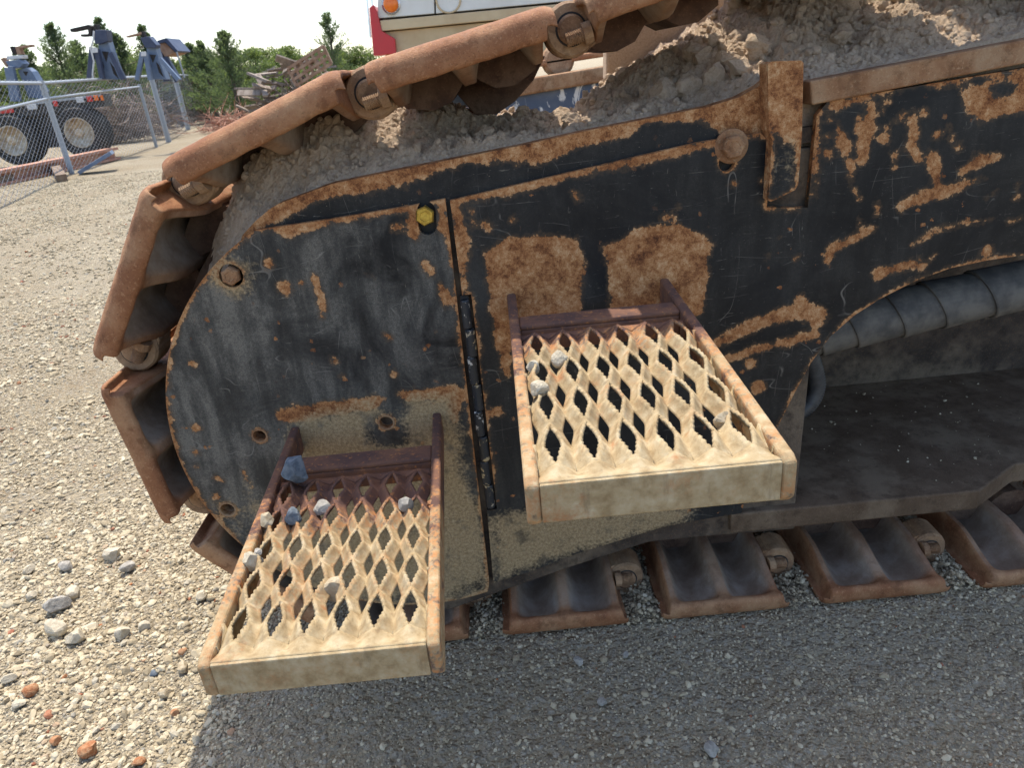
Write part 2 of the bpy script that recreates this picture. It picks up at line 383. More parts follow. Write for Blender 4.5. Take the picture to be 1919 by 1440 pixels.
def stadium(a, b, r, n=8):
    a = Vector(a); b = Vector(b); d = (b - a).normalized(); ang = math.atan2(d.y, d.x); out = []
    for k in range(n + 1): t = ang - math.pi / 2 + math.pi * k / n; out.append((b.x + r * math.cos(t), b.y + r * math.sin(t)))
    for k in range(n + 1): t = ang + math.pi / 2 + math.pi * k / n; out.append((a.x + r * math.cos(t), a.y + r * math.sin(t)))
    return out
def resample(poly, step):
    out = []
    for i in range(len(poly)):
        a = np.array(poly[i]); b = np.array(poly[(i + 1) % len(poly)]); k = max(1, int(np.hypot(*(b - a)) / step))
        for j in range(k): out.append(tuple(a + (b - a) * j / k))
    return out
def plate(name, m, outline, holes, Y, thick, step, masks, parent, front=-1):
    """vertical steel plate: CDT-filled front with stain attributes, real edges and back"""
    ol = resample(outline, step); hs = [resample(h, step * .7) for h in holes]
    loops = [ol] + hs; pts = []; edges = []
    for L in loops:
        b = len(pts); pts += L; edges += [(b + i, b + (i + 1) % len(L)) for i in range(len(L))]
    q = np.array(ol); x0, z0 = q.min(0); x1, z1 = q.max(0)
    gx, gz = np.meshgrid(np.arange(x0, x1, step), np.arange(z0, z1, step * .866)); gx[1::2] += step / 2
    P = np.stack([gx.ravel(), gz.ravel()], 1); ok = in_poly(P, ol) & (d_poly(P, ol) > step * .6)
    for h in hs: ok &= ~in_poly(P, h) & (d_poly(P, h) > step * .6)
    pts = pts + [tuple(p) for p in P[ok]]
    r = delaunay_2d_cdt([Vector(p) for p in pts], edges, [], 0, 1e-6)
    V2 = np.array([tuple(v) for v in r[0]]); F = np.array([f for f in r[2] if len(f) == 3]); C = V2[F].mean(1)
    keep = in_poly(C, ol)
    for h in hs: keep &= ~in_poly(C, h)
    F = F[keep]; a, b, c = V2[F[:, 0]], V2[F[:, 1]], V2[F[:, 2]]
    ar = (b[:, 0] - a[:, 0]) * (c[:, 1] - a[:, 1]) - (b[:, 1] - a[:, 1]) * (c[:, 0] - a[:, 0])
    F[ar < 0] = F[ar < 0][:, ::-1]; n = len(V2)
    V = np.concatenate([np.stack([V2[:, 0], np.full(n, Y), V2[:, 1]], 1), np.stack([V2[:, 0], np.full(n, Y + thick), V2[:, 1]], 1)])
    E = {}
    for f in F:
        for i in range(3):
            e = (int(f[i]), int(f[(i + 1) % 3]))
            if (e[1], e[0]) in E: del E[(e[1], e[0])]
            else: E[e] = 1
    S = np.array([[e[1], e[0], e[0] + n] for e in E] + [[e[1], e[0] + n, e[1] + n] for e in E])
    o = fast_mesh(name, V, np.concatenate([F, F[:, ::-1] + n, S]), m)
    for k, fn in masks.items(): val = np.clip(fn(V2), -.08, .08 if k != 'film' else 1); setattr_f(o.data, k, np.concatenate([val, val]))
    for k in ('rust', 'mud', 'film'):
        if k not in masks: setattr_f(o.data, k, np.full(2 * n, -.08 if k != 'film' else 0.0))
    put(o, parent); return o
def hexbolt(name, c, r, hgt, m, parent, rot=.2, washer=0.0, mw_=None):
    b = MB(); b.lathe([(r * .93, 0.0), (r, .0015), (r, hgt - .003), (r * .86, hgt), (r * .55, hgt), (r * .5, hgt - .001)], (0, 0, 0), 'Y', 6, rot)
    b.v = [(x + c[0], c[1] - y, z + c[2]) for x, y, z in b.v]
    if washer:
        w = MB().lathe([(washer, 0), (washer, .004), (washer * .9, .006)], (0, 0, 0), 'Y', 28); b.add([(x + c[0], c[1] + .004 - y, z + c[2]) for x, y, z in w.v], w.f)
    return b.build(name, m, parent)

# ------------------------------------------------------------------ ground
def lerp1(x, xs, ys): return np.interp(x, xs, ys)
def ground_h(x, y):
    P = np.stack([np.asarray(x) * 1.3, np.asarray(y) * 1.3, np.zeros_like(x)], 1)
    near = np.exp(-((np.asarray(y) - 1.4) / 2.0) ** 2)
    return (fbm(P, 3, 5) - .5) * .035 * (1 - .75 * near) + (fbm(P * 9, 3, 9) - .5) * .010
def make_ground():
    xs = np.concatenate([np.linspace(-400, -30, 14), np.linspace(-24, -4, 40), np.linspace(-3.6, 2.6, 210), np.linspace(3, 30, 24), np.linspace(45, 400, 12)])
    ys = np.concatenate([np.linspace(-60, -2, 10), np.linspace(-1, .3, 14), np.linspace(.36, 4.2, 150), np.linspace(4.4, 30, 80), np.linspace(34, 700, 24)])
    gx, gy = np.meshgrid(xs, ys); z = ground_h(gx.ravel(), gy.ravel())
    z -= .012
    V = np.stack([gx.ravel(), gy.ravel(), z], 1); nx, ny = len(xs), len(ys)
    i = (np.arange(ny - 1)[:, None] * nx + np.arange(nx - 1)[None]).ravel()
    o = fast_mesh('gravel_yard', V, np.stack([i, i + 1, i + nx + 1, i + nx], 1), M_GROUND, smooth=True)
    return tag(o, kind='structure')
make_ground()

def ico(sub):
    bm = bmesh.new(); bmesh.ops.create_icosphere(bm, subdivisions=sub, radius=1); V = np.array([v.co[:] for v in bm.verts]); F = np.array([[v.index for v in f.verts] for f in bm.faces]); bm.free(); return V, F
def rock_shape(rng, sub=2, planes=9, rough=.10):
    V, F = ico(sub); V = V.copy()
    for _ in range(planes):
        n = rng.normal(size=3); n /= np.linalg.norm(n); d = rng.uniform(.52, .85); e = V @ n - d; V -= np.where(e > 0, e, 0)[:, None] * n
    V += (rng.random(V.shape) - .5) * rough; return V / np.abs(V).max(), F
R_BIG = [rock_shape(RNG, 3, 12, .035) for _ in range(10)]
R_MID = [rock_shape(RNG, 2, 10, .07) for _ in range(10)]
R_LOW = [rock_shape(RNG, 1, 7, .16) for _ in range(14)]
def rots(n, rng, tilt=.5):
    a = rng.uniform(0, 2 * np.pi, n); ax = rng.normal(0, tilt, n); ay = rng.normal(0, tilt, n)
    ca, sa, cx, sx, cy, sy = np.cos(a), np.sin(a), np.cos(ax), np.sin(ax), np.cos(ay), np.sin(ay); z = np.zeros(n); o = np.ones(n)
    Rz = np.stack([np.stack([ca, -sa, z], -1), np.stack([sa, ca, z], -1), np.stack([z, z, o], -1)], 1)
    Rx = np.stack([np.stack([o, z, z], -1), np.stack([z, cx, -sx], -1), np.stack([z, sx, cx], -1)], 1)
    Ry = np.stack([np.stack([cy, z, sy], -1), np.stack([z, o, z], -1), np.stack([-sy, z, cy], -1)], 1)
    return Rz @ Rx @ Ry
def scatter(name, shapes, pos, size, tone, rng, m, flat=.6, tilt=.45):
    n = len(pos); which = rng.integers(0, len(shapes), n); VV = []; TT = []; TN = []; off = 0
    S = np.stack([size * rng.uniform(.8, 1.25, n), size * rng.uniform(.65, 1.0, n), size * flat * rng.uniform(.75, 1.2, n)], 1); R = rots(n, rng, tilt)
    for k, (V, F) in enumerate(shapes):
        I = np.where(which == k)[0]
        if not len(I): continue
        W = np.einsum('nij,nvj->nvi', R[I], V[None] * S[I][:, None]) + pos[I][:, None]
        VV.append(W.reshape(-1, 3)); TN.append(np.repeat(tone[I], len(V)))
        TT.append((F[None] + (np.arange(len(I)) * len(V))[:, None, None] + off).reshape(-1, 3)); off += len(I) * len(V)
    return fast_mesh(name, np.concatenate(VV), np.concatenate(TT), m, np.concatenate(TN))
def gravel():
    rng = np.random.default_rng(11); PP = []; SS = []
    def tones(n): return np.where(rng.random(n) < .988, rng.beta(2.2, 1.7, n) * .9, rng.uniform(.9, 1.0, n))
    def field(n, x0, x1, y0, y1, smin, smax, pw=2.0, keep=None):
        x = rng.uniform(x0, x1, n); y = rng.uniform(y0, y1, n); s = smin + (smax - smin) * rng.random(n) ** pw
        k = np.ones(n, bool)
        if keep is not None: k = keep(x, y)
        x, y, s = x[k], y[k], s[k]
        return np.stack([x, y, ground_h(x, y) - .012 + s * .12], 1), s
    clump = lambda th, sd=31: (lambda x, y: fbm(np.stack([x * 2.6, y * 2.6, x * 0], 1), 3, sd) + rng.random(len(x)) * .28 > th)
    # near sunlit gravel left of the machine
    P, S = field(36000, -2.6, -.58, .55, 3.2, .0028, .0072, 1.5, clump(.42)); scatter('gravel_bed', R_LOW, P, S, tones(len(P)), rng, M_STONE)['kind'] = 'stuff'
    P, S = field(24000, -3.5, -.62, .62, 4.6, .0055, .0145, 2.4, clump(.48)); scatter('gravel_bed', R_LOW, P, S, np.clip(tones(len(P)) + .08, 0, 1), rng, M_STONE)['kind'] = 'stuff'
    P, S = field(1000, -2.9, -.66, .62, 3.8, .012, .021, 2.2, clump(.60)); scatter('gravel_bed', R_MID, P, S, np.clip(tones(len(P)) + .1, 0, 1), rng, M_STONE)['kind'] = 'stuff'
    P, S = field(17000, -1.5, -.60, .58, 1.9, .0024, .0075, 2.2); scatter('gravel_bed', R_LOW, P, S, tones(len(P)), rng, M_STONE)['kind'] = 'stuff'
    P, S = field(3200, -1.7, -.64, .58, 2.1, .006, .0125, 2.2); scatter('gravel_bed', R_MID, P, S, tones(len(P)), rng, M_STONE)['kind'] = 'stuff'
    # fine shaded gravel in front of the track
    P, S = field(30000, -.62, 1.35, .66, 1.7, .0016, .0048, 2.6); scatter('gravel_bed', R_LOW, P, S, tones(len(P)), rng, M_STONE)['kind'] = 'stuff'
    P, S = field(900, -.62, 1.35, .66, 1.7, .005, .011, 2.8); scatter('gravel_bed', R_LOW, P, S, tones(len(P)), rng, M_STONE)['kind'] = 'stuff'
    # grit squeezed up between the shoes on the ground
    for k in range(-1, 5):
        n_ = 1100; x = .066 + .342 * k + .171 + rng.normal(0, .026, n_); y = 1.165 + .34 * rng.random(n_); s_ = .0016 + .006 * rng.random(n_) ** 3
        hgt = .030 * np.exp(-((x - (.066 + .342 * k + .171)) / .03) ** 2) * (.5 + fbm(np.stack([x * 20, y * 20, x * 0], 1), 2, 70 + k)) * rng.random(n_) ** .5
        P2 = np.stack([x, y, hgt - .010], 1); PP.append(P2); SS.append(s_)
    scatter('gravel_bed', R_LOW, np.concatenate(PP), np.concatenate(SS), tones(sum(len(a_) for a_ in SS)), rng, M_STONE)['kind'] = 'stuff'
    # farther yard
    P, S = field(46000, -9.5, -.7, 3.0, 13, .008, .020, 2.0, clump(.46)); scatter('gravel_bed', R_LOW, P, S, np.clip(tones(len(P)) + .06, 0, 1), rng, M_STONE)['kind'] = 'stuff'
gravel()
for i, o in enumerate([o for o in COL.objects if o.name.startswith('gravel_bed')]):
    tag(o, ['fine pale crushed gravel in the sun left of the track', 'coin-sized pale gravel in the sun left of the track', 'larger pale crushed rock bits scattered left of the track',
            'dense small gravel in the sun close to the lower step', 'pebble sized gravel in the sun close to the lower step',
            'fine grey grit in the shade before the track', 'small grey pebbles in the shade before the track', 'grit squeezed up between the track shoes on the ground', 'pale gravel stretching away to the chain link fence'][i], 'gravel', kind='stuff')

def stone(name, px, py, Z, w_px, m, label, cat='stone', group=None, shape=None, flat=.62, rng=RNG, rest=True, asp=.8):
    p = atz(px, py, Z); depth = (p - Vector((0, 0, CAMH))).dot(_F); s = w_px / FPX * depth / 2
    V, F = R_BIG[int(rng.integers(len(R_BIG)))] if shape is None else shape
    R = rots(1, rng, .15)[0]; W = (V * [s * 1.05, s * asp * 1.2, s * flat * 1.25]) @ R.T; W[:, 2] -= W[:, 2].min()
    o = mesh_obj(name, W, F, m); o.location = (p.x, p.y, Z - (s * .22 if rest else 0.0))
    return tag(o, label, cat, group)

# ------------------------------------------------------------------ the crawler
ROOT = thing('crawler_undercarriage', 'black rusty crawler track frame with two grating steps and a cast shoe track', 'crawler track', (0.3, 1.5, 0))
YP = 1.20
# --- track shoe (shared mesh): x along travel (tail +), y across from the near end, z inward
def shoe_mesh():
    us = np.array(sorted(set(np.round(np.concatenate([np.linspace(-.146, .140, 60), [-.146, -.143, -.138, -.134, -.131, -.128, -.1255, -.123, -.12, -.117, -.112, .112, .117, .12, .123, .1255, .128, .131, .134, .138, .14]]), 4))))
    vs_ = np.array(sorted(set(np.round(np.concatenate([[0, .003, .007, .012, .017, .022, .027, .033, .04, .05], np.linspace(.06, .30, 17), [.34, .40, .48, .56]]), 4))))
    U, W = np.meshgrid(us, vs_); RB = .120
    def sm(a, b, t): t = np.clip((t - a) / (b - a), 0, 1); return t * t * (3 - 2 * t)
    Hr = .046 + .030 * sm(.02, .15, W); fl = .015
    dr = np.minimum(np.abs(U), np.abs(np.abs(U) - RB)); dn = np.clip((dr - .010) / (.060 - .010), 0, 1)
    hp = fl + (Hr - fl) * (1 - dn) ** 2.2
    out = np.maximum(np.abs(U) - .1235, 0)
    led = Hr - (Hr - .014) * sm(0, .008, out)
    hi = np.where(np.abs(U) > RB, led, hp)
    wall = 1 - sm(.014, .032, W); wh = np.where(out > 0, .048 - .030 * sm(.003, .012, out), .048)
    hi = hi * (1 - wall) + np.where(hi > wh, wh, wh) * wall
    hi = hi - .008 * np.clip((.006 - W) / .006, 0, 1) ** 2
    lo = .026 * (1 - np.sqrt(np.clip(1 - (np.clip((.036 - W) / .036, 0, 1)) ** 2, 0, 1)))
    ue = np.clip((np.abs(U) - .128) / .018, 0, 1); lo = lo + .006 * ue ** 2
    hi = np.maximum(hi, lo + .003)
    nz = fbm(np.stack([U.ravel() * 45, W.ravel() * 45, U.ravel() * 0], 1), 3, 3).reshape(U.shape) - .5
    hi = hi + nz * .004; lo = lo + nz * .0025
    nv, nu = U.shape; n = nu * nv
    V = np.concatenate([np.stack([U.ravel(), W.ravel(), lo.ravel()], 1), np.stack([U.ravel(), W.ravel(), hi.ravel()], 1)])
    i = (np.arange(nv - 1)[:, None] * nu + np.arange(nu - 1)[None]).ravel()
    Q = [np.stack([i, i + nu, i + nu + 1, i + 1], 1), np.stack([i, i + 1, i + nu + 1, i + nu], 1) + n]
    b = np.concatenate([np.arange(nu), nu * np.arange(1, nv) + nu - 1, nu * (nv - 1) + np.arange(nu - 2, -1, -1), nu * np.arange(nv - 2, 0, -1)])
    bn = np.roll(b, -1); Q.append(np.stack([b, bn, bn + n, b + n], 1))
    me_o = fast_mesh('track_shoe', V, np.concatenate(Q), M_SHOE, smooth=True)
    inner = np.concatenate([np.zeros(n), (sm(.026, .045, W) * (.45 + .55 * sm(.007, .018, dr)) * (np.abs(U) < .121)).ravel()])
    setattr_f(me_o.data, 'inner', inner)
    me = me_o.data; bpy.data.objects.remove(me_o); return me
SHOE = shoe_mesh()
def lug_mesh():
    b = MB()
    b.lathe([(.038, .110), (.042, .115), (.043, .13), (.043, .17), (.036, .18)], (.157, 0, .042), 'Y', 28)
    b.prism([(.09, .012), (.15, .003), (.160, .083), (.125, .076), (.10, .05)], .118, .172)
    o = b.build('pin_lug', M_PIN, bevel=0); me = o.data; bpy.data.objects.remove(o); return me
def pin_mesh():
    b = MB(); b.lathe([(.019, .103), (.0225, .106), (.0228, .13)], (.157, 0, .042), 'Y', 26)
    o = b.build('track_pin', M_PIN, smooth=False); me = o.data; bpy.data.objects.remove(o); return me
def ring_mesh():
    b = MB(); b.lathe([(.0258, .1092), (.0258, .1096)], (.157, 0, .042), 'Y', 26)
    o = b.build('pin_clearance', M_DARK); me = o.data; bpy.data.objects.remove(o); return me
def stud_mesh():
    b = MB(); X = .128
    prof = [(.017, X), (.017, X + .014), (.011, X + .0145)]
    for k in range(8): prof += [(.0115, X + .016 + k * .0035), (.0098, X + .0178 + k * .0035)]
    b.lathe(prof, (0, .098, .055), 'X', 12)
    o = b.build('pin_bolt', M_PIN); me = o.data; bpy.data.objects.remove(o); return me
def drive_mesh():
    b = MB(); b.prism([(-.125, .03), (-.115, .085), (-.075, .100), (-.04, .095), (0, .06), (.04, .095), (.075, .100), (.115, .085), (.125, .03)], .22, .40)
    o = b.build('drive_lug', M_DARKRUST); me = o.data; bpy.data.objects.remove(o); return me
DRIVE = drive_mesh()
LUG, PINM, RING, STUD = lug_mesh(), pin_mesh(), ring_mesh(), stud_mesh()
def add_shoe(T, Hd, Y=1.16):
    T = Vector((T[0], 0, T[1])); Hd = Vector((Hd[0], 0, Hd[1])); x = (T - Hd); L = x.length; x.normalize(); z = Vector((-x.z, 0, x.x)); c = (T + Hd) / 2
    o = bpy.data.objects.new('track_shoe', SHOE); COL.objects.link(o)
    m = Matrix.Identity(4)
    for i in range(3): m[i][0], m[i][1], m[i][2] = x[i], (0, 1, 0)[i], z[i]
    m[0][3], m[1][3], m[2][3] = c.x, Y, c.z
    o.matrix_basis = m @ Matrix.Diagonal((L / .284, 1, 1, 1)); put(o, ROOT)
    for nm, me in (('pin_lug', LUG), ('track_pin', PINM), ('pin_clearance', RING), ('pin_bolt', STUD), ('drive_lug', DRIVE)):
        ch = bpy.data.objects.new(nm, me); COL.objects.link(ch); ch.parent = o
    return o
for k in range(-1, 5): c = .066 + .342 * k; add_shoe((c + .133, -.017), (c - .133, -.017))
for T, Hd in (((-.475, .065), tuple(xz([(356, 1024)], 1.185))[0]), tuple(xz([(303, 974), (186, 728)], 1.185)), tuple(xz([(168, 657), (262, 352)], 1.18)), ((-.516, 1.014), (-.220, 1.120)),
              ((-.178, 1.123), (.108, 1.178)), ((.155, 1.188), (.428, 1.252)), ((.470, 1.264), (.750, 1.325)), ((.795, 1.335), (1.08, 1.365)), ((1.125, 1.37), (1.41, 1.375)), ((1.46, 1.375), (1.75, 1.375))):
    add_shoe(T, Hd)

# --- idler cover and side panel
CX, CZ, CR = -.215, .5, .43
arc = [(CX + CR * math.cos(math.radians(a)), CZ + CR * math.sin(math.radians(a))) for a in np.linspace(115.5, 286.2, 60)]
cover_ol = xz([(834, 373), (770, 386), (620, 411)]) + arc + [(-.0905, .102), (-.0885, .116), (-.080, .895)]
slot1 = stadium(*[tuple(p) for p in xz([(799, 395), (801, 423)])], .0155)
hl = lambda px, py, r: circ(*xz([(px, py)])[0], r, 18)
cover_holes = [slot1, hl(433, 517, .0205), hl(487, 817, .0115), hl(724, 792, .0125), hl(427, 955, .0135)]
mpx = 1.15 / FPX
def S(pts, r): r = r if hasattr(r, '__len__') else [r] * len(pts); return (xz(pts), [q * mpx for q in r])
cov_strokes = [S([(535, 540)], 14), S([(590, 522), (600, 555), (607, 580)], [7, 6, 8]), S([(604, 592)], 8), S([(826, 535), (838, 562)], [9, 14]), S([(625, 675)], 10), S([(360, 682)], 7), S([(368, 803)], 9),
    S([(366, 848)], 9), S([(368, 876)], 8), S([(405, 893), (420, 905)], [6, 5]), S([(745, 425)], 13), S([(407, 930)], 9), S([(720, 625), (730, 632)], 7), S([(770, 360), (775, 440)], [4, 14]), S([(828, 380), (830, 430)], [12, 10]),
    S([(540, 430), (620, 413), (780, 386)], [14, 10, 10]), S([(795, 497), (812, 515)], 6), S([(690, 515), (700, 525)], 4), S([(505, 495)], 9), S([(565, 530)], 5), S([(455, 885), (470, 915)], 5), S([(640, 705)], 5), S([(740, 702)], 6), S([(845, 760)], 13),
    S([(530, 780), (600, 770), (705, 755)], [20, 22, 12]), S([(760, 740), (850, 740), (850, 790)], [14, 22, 10])]
cov_mud = [xz([(540, 800), (575, 775), (700, 752), (745, 800), (765, 742), (850, 735), (862, 800), (876, 900), (905, 960), (916, 1085), (835, 1124), (600, 1130), (455, 1035), (520, 965), (535, 880)])]
def cover_rust(P):
    v = .0055 - d_poly(P, cover_ol)
    for p, r in cov_strokes: v = np.maximum(v, sdf_stroke(P, p, r))
    for h in cover_holes[1:]: v = np.maximum(v, .006 - d_poly(P, h))
    return v
def cover_mud(P):
    v = np.full(len(P), -.08)
    for q in cov_mud: v = np.maximum(v, np.clip(sdf_fill(P, q), -.08, .035))
    v = np.maximum(v, .012 - np.abs(np.hypot(P[:, 0] - xz([(433, 517)])[0][0], P[:, 1] - xz([(433, 517)])[0][1]) - .022))
    v = np.maximum(v, .018 - np.hypot(P[:, 0] - xz([(427, 955)])[0][0], P[:, 1] - xz([(427, 955)])[0][1]))
    v = np.maximum(v, sdf_stroke(P, *S([(460, 900), (480, 960), (500, 990)], [6, 20, 40])) - .008)
    v = np.maximum(v, np.clip(-.008 - (P[:, 1] - .30) * .1, -.08, .006) * 1.0)
    hp = xz([(722, 812)])[0]; v = np.where(np.hypot(P[:, 0] - hp[0] - .008, P[:, 1] - hp[1]) < .05, np.minimum(v, np.hypot(P[:, 0] - hp[0] - .008, P[:, 1] - hp[1]) - .036), v)
    return v
def cover_film(P): return .30 * np.clip((-.20 - P[:, 0]) / .35, 0, 1)
cover = plate('idler_cover', M_COVER, cover_ol, cover_holes, YP, .012, .0075, {'rust': cover_rust, 'mud': cover_mud, 'film': cover_film}, ROOT)
cover['label'] = 'rounded black idler cover plate with dust and rust spots'

arch = [(2100, 446), (1919, 478), (1850, 488), (1780, 503), (1715, 527), (1650, 560), (1600, 592), (1555, 632), (1520, 680), (1490, 735), (1465, 785), (1455, 805), (1448, 870), (1441, 930)]
panel_px = [(1396, 934), (1390, 962), (1300, 977), (1240, 989), (1085, 1037), (1000, 1070)]
hx0, hx1 = -.0715, -.0545
pan_ol = xz(arch) + xz(panel_px) + [(-.080, .108), (-.0745, .292), (hx1, .292), (hx1 - .001, .742), (hx0, .742), (-.0725, .905)] + \
    xz([(1100, 316), (1300, 269), (1340, 262), (1425, 249), (1448, 270), (1437, 389), (1514, 389), (1531, 215), (1552, 189), (1919, 127), (2100, 92)])
slot2 = stadium(*[tuple(p) for p in xz([(1368, 282), (1362, 306)])], .0135)
pan_holes = [slot2]
Z4 = lambda pts: [(1200 + a * .3747, b * .3747) for a, b in pts]
def SZ(pts, r): r = r if hasattr(r, '__len__') else [r] * len(pts); return S(Z4(pts), [q * .3747 for q in r])
pan_strokes = [SZ(*q) for q in [([(985, 600), (1010, 700), (1030, 750)], [15, 35, 25]), ([(1150, 520), (1130, 650), (1110, 800)], [20, 45, 25]), ([(1355, 560), (1370, 680), (1360, 760), (1400, 800)], [10, 25, 25, 20]),
    ([(1460, 790), (1480, 880), (1495, 960)], [35, 25, 30]), ([(1310, 1030), (1450, 980), (1550, 950), (1720, 890)], [25, 40, 25, 10]), ([(1620, 850), (1700, 800), (1780, 790)], [20, 40, 20]),
    ([(1360, 1225), (1480, 1160), (1600, 1120), (1760, 1095)], [10, 20, 10, 6]), ([(940, 1300), (960, 1250), (1060, 1200), (1170, 1140)], [25, 35, 30, 20]), ([(1100, 1080), (1095, 1160)], 10), ([(1185, 1010), (1185, 1060)], 20),
    ([(1050, 810), (1055, 900)], [20, 12]), ([(1215, 690)], 25), ([(1490, 680)], 28), ([(1590, 735)], 16), ([(1255, 620), (1240, 640)], 12), ([(1420, 565)], 20), ([(1310, 580)], 22), ([(905, 760), (935, 765)], 22), ([(940, 690)], 20),
    ([(470, 920)], 25), ([(600, 905)], 16), ([(120, 1090), (160, 1095)], 20), ([(185, 1040)], 12), ([(1275, 785)], 14), ([(1275, 840)], 14), ([(1890, 920)], 15), ([(1730, 990), (1790, 950)], 10), ([(1880, 990)], 25), ([(1850, 1110), (1919, 1090)], 14),
    ([(635, 1280)], 15), ([(690, 1190)], 10), ([(775, 1295)], 20), ([(1730, 1255)], 35), ([(1340, 1310), (1410, 1330)], 25), ([(1430, 1310), (1490, 1265)], 10), ([(1070, 950), (1095, 1000)], 12), ([(1090, 590), (1085, 650)], 22), ([(950, 600)], 14), ([(1540, 640)], 12), ([(1235, 515)], 14), ([(1215, 550)], 12), ([(1550, 695)], 14)]]
pan_strokes += [S(*q) for q in [([(1345, 642), (1420, 605), (1500, 580), (1535, 592)], [14, 12, 16, 18]), ([(1360, 673), (1430, 652), (1530, 628)], [8, 8, 8]), ([(1500, 565), (1532, 606)], 13), ([(1405, 682)], 11), ([(1420, 726)], 17),
    ([(905, 780), (935, 770)], 12), ([(853, 380), (863, 440), (868, 535)], [9, 15, 10]), ([(846, 376), (1000, 340), (1150, 312), (1330, 268), (1425, 253)], [13, 13, 9, 10, 6]), ([(905, 418), (918, 430)], 6), ([(1020, 338)], 7), ([(1075, 360), (1082, 372)], 7), ([(1250, 410)], 11), ([(885, 395), (888, 420)], 5), ([(960, 412)], 6),
    ([(1530, 250), (1528, 380)], [6, 4]), ([(1440, 392), (1514, 391)], 5), ([(1650, 512), (1720, 490)], [14, 10]), ([(1290, 705)], 6)]]
pan_fill = [xz(q) for q in [[(905, 475), (950, 445), (1020, 437), (1080, 450), (1097, 500), (1090, 560), (1088, 620), (960, 640), (958, 705), (942, 708), (920, 600), (912, 540)],
    [(1130, 465), (1200, 425), (1280, 418), (1332, 455), (1326, 520), (1316, 590), (1240, 620), (1140, 590), (1142, 520)]]] + [xz(Z4(q)) for q in [[(1600, 460), (1919, 330), (2100, 280), (2100, 540), (1919, 570), (1820, 590), (1690, 615), (1640, 570)],
    [(885, 580), (950, 490), (1460, 395), (1620, 370), (1600, 440), (1300, 440), (1150, 480), (1100, 520), (1000, 565), (930, 560)]]]
pan_ex = [xz(Z4(q)) for q in [[(1750, 440), (1830, 395), (1885, 440), (1830, 490), (1780, 470)]]]
pan_mud = [xz([(925, 965), (1000, 955), (1130, 940), (1310, 955), (1260, 990), (1085, 1035), (990, 1068), (930, 1090)]), xz([(880, 990), (925, 970), (945, 1050), (922, 1092)])]
def pan_rust(P):
    v = np.where(P[:, 1] > .35, .0035, -.004) - d_poly(P, pan_ol)
    for q in pan_fill: v = np.maximum(v, sdf_fill(P, q))
    for p, r in pan_strokes: v = np.maximum(v, sdf_stroke(P, p, r))
    v = np.maximum(v, .004 - d_poly(P, slot2))
    for q in pan_ex: v = np.minimum(v, -sdf_fill(P, q))
    return v
def pan_mudf(P):
    v = np.full(len(P), -.08)
    for q in pan_mud: v = np.maximum(v, np.clip(sdf_fill(P, q), -.08, .03))
    return v
def pan_film(P): return .10 * np.clip((.10 - P[:, 0]) / .2, 0, 1) + .12 * np.clip((.42 - P[:, 1]) / .3, 0, 1)
side = plate('side_panel', M_PANEL, pan_ol, pan_holes, YP, .012, .0075, {'rust': pan_rust, 'mud': pan_mudf, 'film': pan_film}, ROOT)
side['label'] = 'long black side panel with flaking paint and rust patches'

# bolts and nuts on the plates
def bpos(px, py, Y=YP): p = aty(px, py, Y); return (p.x, p.y, p.z)
hexbolt('zinc_bolt', bpos(797, 403), .0165, .014, M_ZINC, cover, .35)['label'] = 'bright yellow zinc hex bolt'
hexbolt('flange_bolt', bpos(1371, 274), .0195, .016, M_RAIL, side, .15, .0275)
nb = bpos(433, 517); hexbolt('recessed_bolt', (nb[0], YP + .008, nb[2]), .0165, .016, M_RAIL, cover, .5)
def tubewall(name, px, py, r):
    p = bpos(px, py); b = MB(); n = 18
    V = []; F = []
    for i, (rr, y) in enumerate([(r + .0035, YP - .0015), (r + .0005, YP - .0025), (r + .0002, YP + .03)]):
        for k in range(n): a = 2 * math.pi * k / n; V.append((p[0] + rr * math.cos(a), y, p[2] + rr * math.sin(a)))
    for i in range(2):
        for k in range(n): F.append((i * n + k, i * n + (k + 1) % n, (i + 1) * n + (k + 1) % n, (i + 1) * n + k))
    return b.add(V, F).build(name, M_RAIL, cover, smooth=True)
tubewall('threaded_hole', 487, 817, .0115); tubewall('threaded_hole', 724, 792, .0125); tubewall('threaded_hole', 427, 955, .0135)

# hinge
hinge = MB().box((-.0685, YP + .012, .517), (.0075, .006, .222)).build('hinge', M_DARK, ROOT)
def m_hinge():
    g = G('hinge_chipped_paint'); n = g.noise(75, 4, .6)
    return g.fin(g.mix(g.ss(n, .56, .6), (.016, .018, .022), g.mix(g.ss(g.noise(9), .4, .6), (.5, .47, .43), (.36, .27, .15))), .5)
M_HINGE = m_hinge()
hz0, hz1 = .298, .735
for k in range(8):
    a = hz0 + (hz1 - hz0) * k / 8; b_ = hz0 + (hz1 - hz0) * (k + 1) / 8 - .002
    MB().lathe([(.0070, a), (.0082, a + .002), (.0082, b_ - .002), (.0070, b_)], (-.0655 - .003 * (k % 2), YP + .001, 0), 'Z', 14).build('hinge_knuckle', M_HINGE, hinge, smooth=False)

